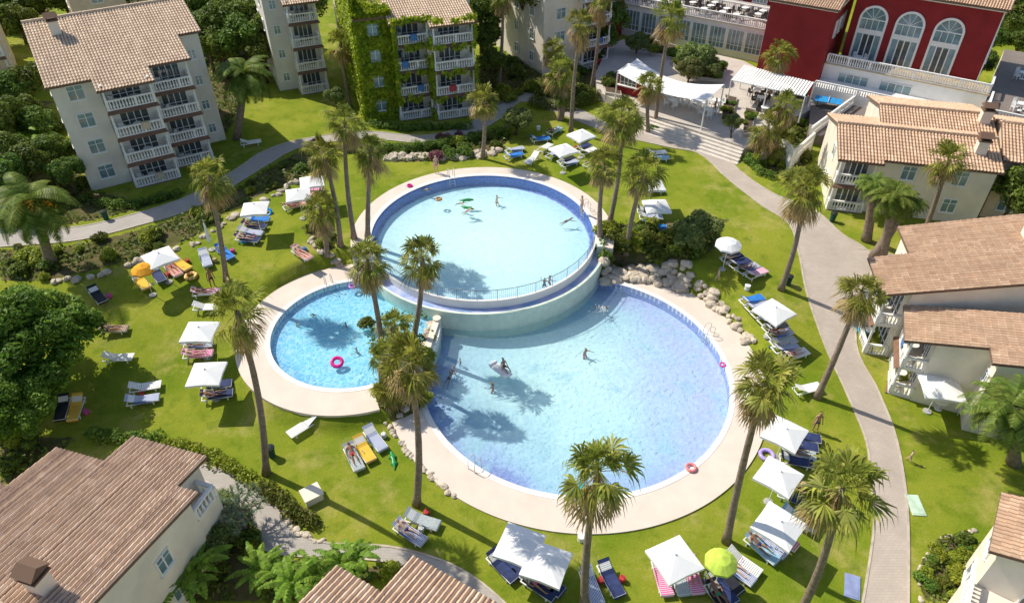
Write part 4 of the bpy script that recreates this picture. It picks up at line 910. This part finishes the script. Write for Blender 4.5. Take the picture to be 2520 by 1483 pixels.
LL=[(245,812,312,808,'brown'),(257,882,327,878,None),(322,958,394,945,None),(307,992,397,975,'stripe'),(762,1020,722,1065,None),(728,615,762,648,'red'),(500,622,512,655,'stripe'),(540,610,568,636,'blue'),(595,354,640,347,None),
(195,982,180,1030,'yellow'),(160,985,148,1028,'black'),(228,712,255,746,'black'),(485,722,530,716,'pstripe'),(485,757,535,755,None),(455,852,520,845,'stripe'),(455,875,520,868,'pink'),(500,952,566,942,'navy'),(502,978,568,966,'navy'),
(430,640,462,662,'yellow'),(412,650,440,678,'red'),(378,660,400,695,'navy'),(335,680,362,710,'yellow'),
(580,585,640,592,'navy'),(588,570,648,575,'stripe'),(597,555,656,558,'navy'),(605,541,662,540,'blue'),(705,512,745,500,'red'),(715,500,755,487,'black'),(745,470,792,465,'pink'),(740,482,790,478,'red'),
(1245,388,1285,378,'blue'),(1248,374,1287,364,'stripe'),(1325,380,1292,405,None),(1328,372,1355,355,None),(1308,345,1352,340,'blue'),(1350,330,1380,314,'lblue'),(1348,388,1378,372,'stripe'),(1378,400,1412,388,'black'),(1385,408,1418,396,'stripe'),(1420,370,1452,355,'navy'),(1430,378,1465,366,None),(1440,410,1470,392,None),(1415,345,1445,332,'stripe'),
(1592,378,1640,374,None),(1600,390,1645,388,'lblue'),(1572,520,1622,522,'navy'),(1576,535,1628,535,'stripe'),(1586,556,1636,560,'blue'),(1585,470,1630,468,'navy'),
(1782,640,1822,628,'navy'),(1800,655,1842,640,'navy'),(1822,668,1860,652,'stripe'),(1842,682,1882,664,'pstripe'),
(1825,752,1875,730,'blue'),(1838,768,1890,746,'stripe'),(1852,782,1904,760,'lblue'),(1868,798,1922,776,'navy'),(1880,815,1936,796,'black'),(1888,832,1948,812,'stripe'),(1898,850,1958,832,'pattern'),(1905,864,1960,848,'stripe'),(1928,884,1990,860,None),
(1955,964,2020,948,None),(1945,1068,2015,1080,'navy'),(1938,1090,2008,1102,'navy'),(1932,1110,2002,1122,'pattern'),(1925,1128,1995,1140,'navy'),
(1935,1195,1990,1215,'black'),(1928,1215,1988,1238,'navy'),(1938,1262,1992,1292,'lblue'),(1892,1300,1950,1340,'red'),(1868,1312,1925,1358,'stripe'),(1845,1325,1905,1375,'lblue'),
(1620,1388,1640,1455,'pink'),(1660,1390,1680,1450,'pattern'),(1695,1385,1715,1448,'pink'),(1760,1395,1815,1450,'black'),(1785,1380,1845,1425,'stripe'),(1800,1365,1858,1405,None),(1752,1415,1800,1475,'navy'),(1755,1450,1790,1500,'black'),
(1485,1392,1522,1460,'navy'),(1442,1410,1470,1478,'stripe'),(1215,1372,1260,1418,'navy'),(1240,1362,1285,1405,'navy'),(1300,1425,1355,1462,'navy'),(1320,1412,1372,1450,'navy'),
(978,1292,1040,1332,'stripe'),(1005,1270,1075,1292,'pattern'),(858,1100,885,1155,'pattern'),(880,1080,915,1135,'yellow'),(903,1055,945,1108,'stripe')]
for l in LL: lounger(*l)
def umbm(kind,w,mat,hgt=2.35):
    b=MB()
    if kind=='sq':
        o=[(w/2*sx,w/2*sy) for sx,sy in((-1,-1),(1,-1),(1,1),(-1,1))]
        V=[(0,0,hgt+.45)];
        for k in range(4):
            a=o[k];c=o[(k+1)%4];V.append((a[0],a[1],hgt));V.append(((a[0]+c[0])/2*.97,(a[1]+c[1])/2*.97,hgt+.05))
        b.add(V,[(0,1+k,1+(k+1)%8) for k in range(8)]);b.add([(x,y,z-.16) if i else (x,y,z) for i,(x,y,z) in enumerate(V)]+V[1:],[(1+k,1+(k+1)%8,9+(k+1)%8,9+k) for k in range(8)])
        b.tube([(0,0,hgt+.43),(0,0,hgt+.52)],[.07,.03],8)
    else:
        V=[(0,0,hgt+.5)]+[(w/2*math.cos(k*math.pi/8)*(1 if k%2==0 else .95),w/2*math.sin(k*math.pi/8)*(1 if k%2==0 else .95),hgt+(.0 if k%2==0 else .05)) for k in range(16)]
        M_=[(x*.55,y*.55,hgt+.33) for x,y,z in V[1:]]
        b.add([V[0]]+M_,[(0,1+k,1+(k+1)%16) for k in range(16)]);b.add(M_+V[1:],[(k,(k+1)%16,16+(k+1)%16,16+k) for k in range(16)])
        b.add(V[1:]+[(x,y,z-.14) for x,y,z in V[1:]],[(k,(k+1)%16,16+(k+1)%16,16+k) for k in range(16)])
    return b.mesh('canopy',mat)
b=MB();b.tube([(0,0,0),(0,0,2.78)],[.025,.022],8);POLE=b.mesh('pole',plast)
b=MB();b.tube([(0,0,0),(0,0,.08),(0,0,.12)],[.28,.27,.06],14);BASE=b.mesh('base',M('concrete',(.4,.4,.38)))
UC={}
def umb(u,v,kind='sq',w=2.05,rot=0,mat=None,label='square white canvas parasol over sun loungers'):
    mat=mat or canvas;k=(kind,w,mat.name)
    if k not in UC: UC[k]=umbm(kind,w,mat)
    p=W(u,v,2.5);r=ob('beach_umbrella',None,p,(R.uniform(-.03,.03),R.uniform(-.03,.03),math.radians(rot)),label=label,category='parasol',group='parasols on the lawn')
    ob('canopy',UC[k],parent=r);ob('pole',POLE,parent=r);ob('base',BASE,parent=r)
for a in [(487,813,2.1,2),(508,915,2.1,3),(392,628,2.1,40),(627,510,2.05,8),(732,475,2.0,15),(768,444,2.0,15),(1388,366,2.0,30),(1432,330,2.0,35),(1616,504,2.0,5),(1604,452,2.0,5),(1908,762,2.1,35),(1934,1060,2.1,52),(1915,1168,2.1,50),(1917,1286,2.15,48),(1663,1372,2.1,25),(1277,1336,2.1,-22),(1344,1384,2.1,-22),(2317,945,2.4,-10)]:
    umb(a[0],a[1],'sq',a[2],a[3])
umb(1793,597,'rd',2.0,0,None,'round white scalloped parasol on the lawn')
umb(350,660,'rd',1.7,10,M('orange_canvas',(.85,.38,.03),rough=.9),'round orange parasol beside coloured towels')
umb(1780,1380,'rd',1.65,10,M('lime_canvas',(.5,.66,.09),rough=.9),'round lime green parasol over sun loungers')
b=MB();b.tube([(0,0,.8),(0,0,1.0),(0,0,2.4),(0,0,2.6)],[.12,.16,.08,.02],8);cu=b.mesh('canopy',canvas)
p=W(522,615);r=ob('beach_umbrella',None,p,label='closed white parasol standing on the lawn',category='parasol');ob('canopy',cu,parent=r);ob('pole',POLE,parent=r);ob('base',BASE,parent=r)
def torus(R0,r,mat,n=28,m=10):
    b=MB();V=[];Fc=[]
    for i in range(n):
        a=2*math.pi*i/n
        for j in range(m):
            t=2*math.pi*j/m;V.append(((R0+r*math.cos(t))*math.cos(a),(R0+r*math.cos(t))*math.sin(a),r+r*math.sin(t)))
            Fc.append((i*m+j,((i+1)%n)*m+j,((i+1)%n)*m+(j+1)%m,i*m+(j+1)%m))
    b.add(V,Fc);return b.mesh('ring',mat,True)
pinkp=M('pink_vinyl',(.8,.03,.28),rough=.3,var=.05);lilac=M('lilac_vinyl',(.45,.35,.75),rough=.3);orv=towelM('orange_vinyl',(.85,.35,.04),(.9,.75,.4),4);blv=M('blue_vinyl',(.02,.3,.7),rough=.3);salm=M('salmon_vinyl',(.8,.25,.25),rough=.3)
def fl(u,v,z,mat,R0,r,label,tilt=(0,0,0)):
    p=Wz(u,v,z) if z is not None else W(u,v);ob('swim_ring',torus(R0,r,mat),p,tilt,label=label,category='swim ring',group='inflatable swim rings')
fl(830,893,.8,pinkp,.33,.13,'bright pink inflatable swim ring floating in the pool',(.35,.1,0));fl(868,706,.9,M('violet_vinyl',(.55,.22,.6),rough=.3),.24,.09,'violet inflatable ring at the pool edge')
fl(471,682,None,orv,.38,.13,'orange and white inflatable ring on the lawn');fl(1778,898,.1,pinkp,.17,.05,'small pink ring on the pool deck',(.2,0,0));fl(1700,1152,.1,salm,.26,.09,'salmon pink inflatable ring at the pool edge')
fl(1886,1122,None,lilac,.38,.13,'lilac inflatable ring lying on the grass');fl(658,525,None,blv,.35,.12,'blue inflatable ring beside loungers',(.5,0,0));fl(603,592,None,blv,.3,.1,'blue inflatable ring beside loungers',(.2,0,0));fl(1008,458,2.05,pinkp,.2,.07,'small pink ring on the pool deck')
fl(1080,492,1.95,M('amber_vinyl',(.45,.22,.05),rough=.3),.22,.09,'brown inflatable ring floating in the pool')
def skin(name,V,E,Rr,mat,root=0,sub=1):
    me=bpy.data.meshes.new(name);me.from_pydata([tuple(v) for v in V],E,[]);o=bpy.data.objects.new(name,me);sc.collection.objects.link(o)
    m_=o.modifiers.new('s','SKIN');s=o.modifiers.new('u','SUBSURF');s.levels=sub
    for i,d in enumerate(me.skin_vertices[0].data):
        r=Rr[i];d.radius=(r,r) if not isinstance(r,tuple) else r;d.use_root=(i==root)
    dg=bpy.context.evaluated_depsgraph_get();res=bpy.data.meshes.new_from_object(o.evaluated_get(dg));bpy.data.objects.remove(o);bpy.data.meshes.remove(me)
    res.name=name;res.materials.clear();res.materials.append(mat)
    res.polygons.foreach_set('use_smooth',[True]*len(res.polygons));return res
def bodyset(name,P,t,f,th,sh,ua,fa,mat,hd=None):
    P=Vector(P);t=Vector(t).normalized();f=Vector(f).normalized();s=t.cross(f).normalized();hd=Vector(hd).normalized() if hd else t
    V=[P,P+t*.2,P+t*.42,P+t*.54,P+t*.56+hd*.08,P+t*.56+hd*.17+f*.015,P+t*.56+hd*.25,P+t*.56+hd*.13+f*.105]
    Rr=[(.14,.1),(.12,.09),(.145,.1),.055,.065,.092,.06,.016];E=[(0,1),(1,2),(2,3),(3,4),(4,5),(5,6),(4,7)]
    for k,sg in enumerate((-1,1)):
        i=len(V);h=P+s*sg*.1-t*.05;d1=Vector(th[k]).normalized();d2=Vector(sh[k]).normalized();kn=h+d1*.43;an=kn+d2*.42
        ft=(f if abs(d2.dot(f))<.7 else t);toe=an+ft*.16+d2*.03
        V+=[h,h+d1*.2,kn,kn+d2*.15,an,toe];Rr+=[.09,.08,.056,.053,.035,.034];E+=[(0,i),(i,i+1),(i+1,i+2),(i+2,i+3),(i+3,i+4),(i+4,i+5)]
        i=len(V);S=P+t*.47+s*sg*.17;e1=Vector(ua[k]).normalized();e2=Vector(fa[k]).normalized();el=S+e1*.29;wr=el+e2*.25;pl_=wr+e2*.08
        V+=[S,el,wr,pl_];Rr+=[.053,.04,.026,.032];E+=[(2,i),(i,i+1),(i+1,i+2),(i+2,i+3)]
        side=e2.cross(f);side=side.normalized() if side.length>.1 else s
        for q in range(4):
            j=len(V);V.append(pl_+e2*(.075+.012*(1.5-abs(q-1.5)))+side*(q-1.5)*.022);Rr.append(.009);E.append((i+3,j))
        j=len(V);V.append(wr+e2*.05+side*.055);Rr.append(.01);E.append((i+3,j))
    body=skin(name,V,E,Rr,mat)
    d1=[Vector(x).normalized() for x in th]
    hips=[P+s*sg*.1-t*.05 for sg in(-1,1)]
    sw=skin('swimwear',[P,P+t*.1,hips[0],hips[0]+d1[0]*.2,hips[1],hips[1]+d1[1]*.2],[(0,1),(0,2),(2,3),(0,4),(4,5)],[(.155,.115),(.14,.11),.104,.097,.104,.097],SW[0])
    hc=P+t*.56+hd*.19-f*.02;hr=skin('hair',[hc-hd*.07-f*.05,hc-f*.02,hc+hd*.06],[(0,1),(1,2)],[.06,.1,.065],HR[0])
    return body,sw,hr
SKI=[M('skin_tan',(.42,.24,.15),var=.08),M('skin_pale',(.6,.4,.3),var=.08),M('skin_brown',(.28,.15,.09),var=.08)]
SW=[M('swim_navy',(.03,.05,.15)),M('swim_red',(.5,.04,.05)),M('swim_black',(.02,.02,.025)),M('swim_green',(.05,.3,.15)),M('swim_pink',(.7,.15,.35))]
HR=[M('hair_brown',(.05,.03,.02)),M('hair_blond',(.4,.28,.12)),M('hair_black',(.015,.012,.01))]
POSE={
'stand':bodyset('stand',(0,0,.93),(0,0,1),(0,-1,0),((-.08,0,-1),(.08,-.05,-1)),((0,0.03,-1),(0,.03,-1)),((-.25,0,-1),(.25,0,-1)),((-.1,-.3,-1),(.1,-.4,-1)),SKI[0]),
'walk':bodyset('walk',(0,0,.9),(0,-.05,1),(0,-1,0),((-.05,-.4,-1),(.05,.3,-1)),((0,.1,-1),(0,.5,-1)),((-.2,.35,-1),(.2,-.35,-1)),((-.05,.1,-1),(.05,-.7,-1)),SKI[0]),
'lie':bodyset('lie',(.72,0,.46),(-.88,0,.46),(.46,0,.88),((1,-.1,.1),(1,.12,.25)),((1,-.05,-.12),(1,.05,-.3)),((.6,-.5,-.35),(.6,.5,-.35)),((1,.1,.1),(.9,-.3,.4)),SKI[0]),
'swim':bodyset('swim',(0,0,-.22),(0,-1,.34),(0,-.34,-1),((-.15,1,-.5),(.15,1,-.6)),((-.1,1,-.7),(.15,1,-.4)),((-.7,-.8,-.1),(.6,-.9,-.2)),((-.2,-1,0),(.3,-1,.0)),SKI[0],(0,-.6,.8)),
'tread':bodyset('tread',(0,0,-.52),(0,-.1,1),(0,-1,0),((-.3,-.5,-1),(.3,-.3,-1)),((0,.4,-1),(0,.5,-1)),((-.7,-.4,-.5),(.7,-.4,-.4)),((-.3,-.9,.1),(.2,-.9,.2)),SKI[0]),
'sit':bodyset('sit',(0,0,.12),(0,.15,1),(0,-1,0),((-.15,-1,.25),(.15,-1,.35)),((0,-.8,-.4),(0,-.9,-.6)),((-.3,-.1,-1),(.3,-.2,-1)),((-.1,-.7,-.6),(-.1,-.9,-.4)),SKI[0])}
cop={}
def person(pose,loc,rz,label,sk=0,sw=0,hr=0,s=1.0):
    def mm(me,mat):
        k=(me.name,mat.name)
        if k not in cop: c=me.copy();c.materials.clear();c.materials.append(mat);cop[k]=c
        return cop[k]
    bd,sm,hm_=POSE[pose];o=ob('person',mm(bd,SKI[sk]),loc,rz,s,label=label,category='person',group='holiday guests')
    ob('swimwear',mm(sm,SW[sw]),parent=o);ob('hair',mm(hm_,HR[hr]),parent=o)
sws=['navy','red','black','green','pink']
for i,(u,v,z,pose,s) in enumerate([(1045,463,1.93,'swim',.65),(1222,486,1.9,'tread',.8),(1395,540,1.93,'swim',.7),(1132,497,2.1,'swim',.6),(1150,515,2.1,'swim',.6),(1340,690,1.8,'tread',.75),(1352,684,1.8,'tread',.75),
 (728,795,.7,'tread',.6),(770,771,.8,'swim',.5),(852,797,.7,'tread',.6),(878,860,.75,'tread',.7),(1213,947,-.05,'tread',.8),(1105,925,-.02,'swim',.75),(1133,885,-.1,'tread',.5),(1440,862,-.05,'tread',.85),(1480,752,0,'swim',.7),(1115,905,-.1,'tread',.55)]):
    person(pose,Wz(u,v,z),R.random()*6,'swimmer in %s swimwear in the pool water'%sws[i%5],i%3,i%5,(i*2)%3,s)
person('sit',Wz(1240,903,.1),.6,'person in black swimwear sitting on a white float',0,2,2,.85)
b=MB();b.box(-.32,.32,-.85,.85,0,.12);b.tube([(-.3,.8,.13),(.3,.8,.13)],[.12,.12],10);ob('air_mattress',b.mesh('mat',plast),Wz(1232,912,-.02),.75,label='white inflatable air mattress on the lower pool',category='air mattress')
g=random.Random(8);b=MB()
for i in range(90):
    a=g.random()*6.28;rr=abs(g.gauss(0,.35));z=abs(g.gauss(0,.12));c=Vector((rr*math.cos(a),rr*math.sin(a),z));s_=g.uniform(.015,.05);b.tube([c,c+Vector((0,0,s_))],[s_,s_*.5],5)
ob('water_splash',b.mesh('splash',M('foam',(.8,.85,.88))),Wz(1482,762,-.01),kind='stuff')
person('stand',Wz(1430,525,2.08),2,'person in swimwear standing on the deck by pool',1,0,1);person('stand',Wz(1074,425,2.06),0.5,'person standing on the deck beside the round pool',1,4,1)
person('walk',Wz(1757,280,2.9),1,'person walking across the hotel terrace',0,2,2);person('stand',W(2004,1060),0,'person in navy swimwear standing beside sun loungers',0,0,0);person('stand',W(525,706),.8,'person in black swimwear standing on the lawn',2,2,2);person('stand',W(563,705),2,'child in red swimwear standing beside a palm',0,1,0,.75)
person('walk',W(1765,690),2,'small child walking on the lawn',1,3,1,.6);person('walk',W(2235,1135),1,'small child in black walking on the grass',1,2,2,.6)
for n_,i in enumerate([0,5,12,14,15,17,19,22,24,26,27,35,41,49,51,58,61,65,67,70,72,75,77,80,85,87,89,94,95]):
    if i<len(LG):
        loc,a=LG[i];person('lie',loc+Vector((0,0,.02)),a,'sunbather in %s swimwear reclining on a lounger'%sws[n_%5],n_%3,n_%5,n_%3,.93)
cg=M('green_vinyl',(.03,.28,.08),var=.5,scale=6,rough=.3)
def croc(p,rz,s=1.0):
    V=[(0,0,.1),(.4,0,.12),(.75,0,.1),(1.05,0,.08),(-.4,0,.1),(-.8,0.05,.08),(-1.1,.12,.05),(.3,.35,.05),(.3,-.35,.05),(-.35,.33,.05),(-.35,-.33,.05),(.72,.08,.22),(.72,-.08,.22)]
    E=[(0,1),(1,2),(2,3),(0,4),(4,5),(5,6),(1,7),(1,8),(4,9),(4,10),(2,11),(2,12)]
    ob('inflatable_crocodile',skin('croc',V,E,[.22,.2,.14,.09,.18,.1,.03,.07,.07,.07,.07,.05,.05],cg),p,rz,s,label='green inflatable crocodile pool float',category='pool float',group='inflatable crocodile floats')
croc(Wz(1148,494,1.93),.1,.62);croc(Wz(1150,513,1.93),-.4,.62);croc(W(968,1133),1.9,.7)
b=MB();b.box(-.6,.6,-.35,.35,0,.12);ob('pool_float',b.mesh('f',M('turquoise_vinyl',(.03,.45,.5),rough=.3)),Wz(1415,1205,0),.5,label='turquoise inflatable float at the pool edge',category='pool float')
for u,v,r,m_,lb in ((2252,1243,1.5,M('pale_green_cover',(.5,.65,.5)),'pale green access hatch set in the grass'),(2097,1443,1.2,M('blue_cover',(.25,.3,.5)),'blue framed hatch cover on the lawn'),(2117,808,1.9,M('cyan_mat',(.1,.5,.65)),'cyan beach mat beside the path')):
    b=MB();b.box(-.7,.7,-.38,.38,.0,.06);b.box(-.6,.6,-.3,.3,.06,.08);ob('hatch_cover',b.mesh('hatch',m_),W(u,v),r,label=lb,category='cover')
b=MB();b.tube([(0,0,0),(0,0,.05),(0,0,.75)],[.2,.2,.26],12);lid=MB();lid.tube([(0,0,.76),(0,0,.82),(0,0,.9)],[.29,.29,.1],12)
for u,v in ((670,1122),(1938,700),(2047,545),(262,540)):
    r=ob('litter_bin',b.mesh('bin',M('bin_green',(.02,.08,.05))),W(u,v),label='dark green litter bin on the lawn',category='litter bin',group='litter bins');ob('lid',lid.mesh('lid',M('bin_dark',(.02,.03,.03))),parent=r)
b=MB();b.box(-.5,.5,-.45,.45,0,.5);b.box(-.56,.56,-.5,.5,.5,.58);ob('utility_box',b.mesh('ub',stucco),W(770,1225),.6,label='low beige masonry utility box on the lawn',category='utility box')
for u,v in ((1838,712),(1430,1328),(1325,320)):
    b=MB();b.tube([(0,0,0),(0,0,.35),(0,0,.4)],[.2,.2,.22],12);ob('side_table',b.mesh('st',plast),W(u,v),label='small round white side table on grass',category='side table')
# ---------------------------------------------------------------- camera, light
cam=bpy.data.cameras.new('camera');co=bpy.data.objects.new('camera',cam);sc.collection.objects.link(co);sc.camera=co
cam.sensor_width=36;cam.lens=F/2520*36;cam.clip_end=6000;co.location=(0,0,HC);co.rotation_euler=(math.radians(90-39),0,0)
el=math.radians(47);hx,hy=-.85,.53
sun=bpy.data.lights.new('sun','SUN');sun.energy=5.0;sun.angle=math.radians(.5);sun.color=(1,.93,.80)
so=bpy.data.objects.new('sun',sun);sc.collection.objects.link(so)
so.rotation_euler=Vector((-hx*math.cos(el),-hy*math.cos(el),-math.sin(el))).to_track_quat('-Z','Y').to_euler()
w=bpy.data.worlds.new('World');sc.world=w;w.use_nodes=True;nt=w.node_tree
sk=nt.nodes.new('ShaderNodeTexSky');sk.sky_type='NISHITA';sk.sun_disc=False;sk.sun_elevation=el;sk.sun_rotation=math.atan2(hx,hy)
nt.links.new(sk.outputs[0],nt.nodes['Background'].inputs[0]);nt.nodes['Background'].inputs[1].default_value=.14
sc.view_settings.view_transform='Standard';sc.view_settings.look='None';sc.view_settings.exposure=0
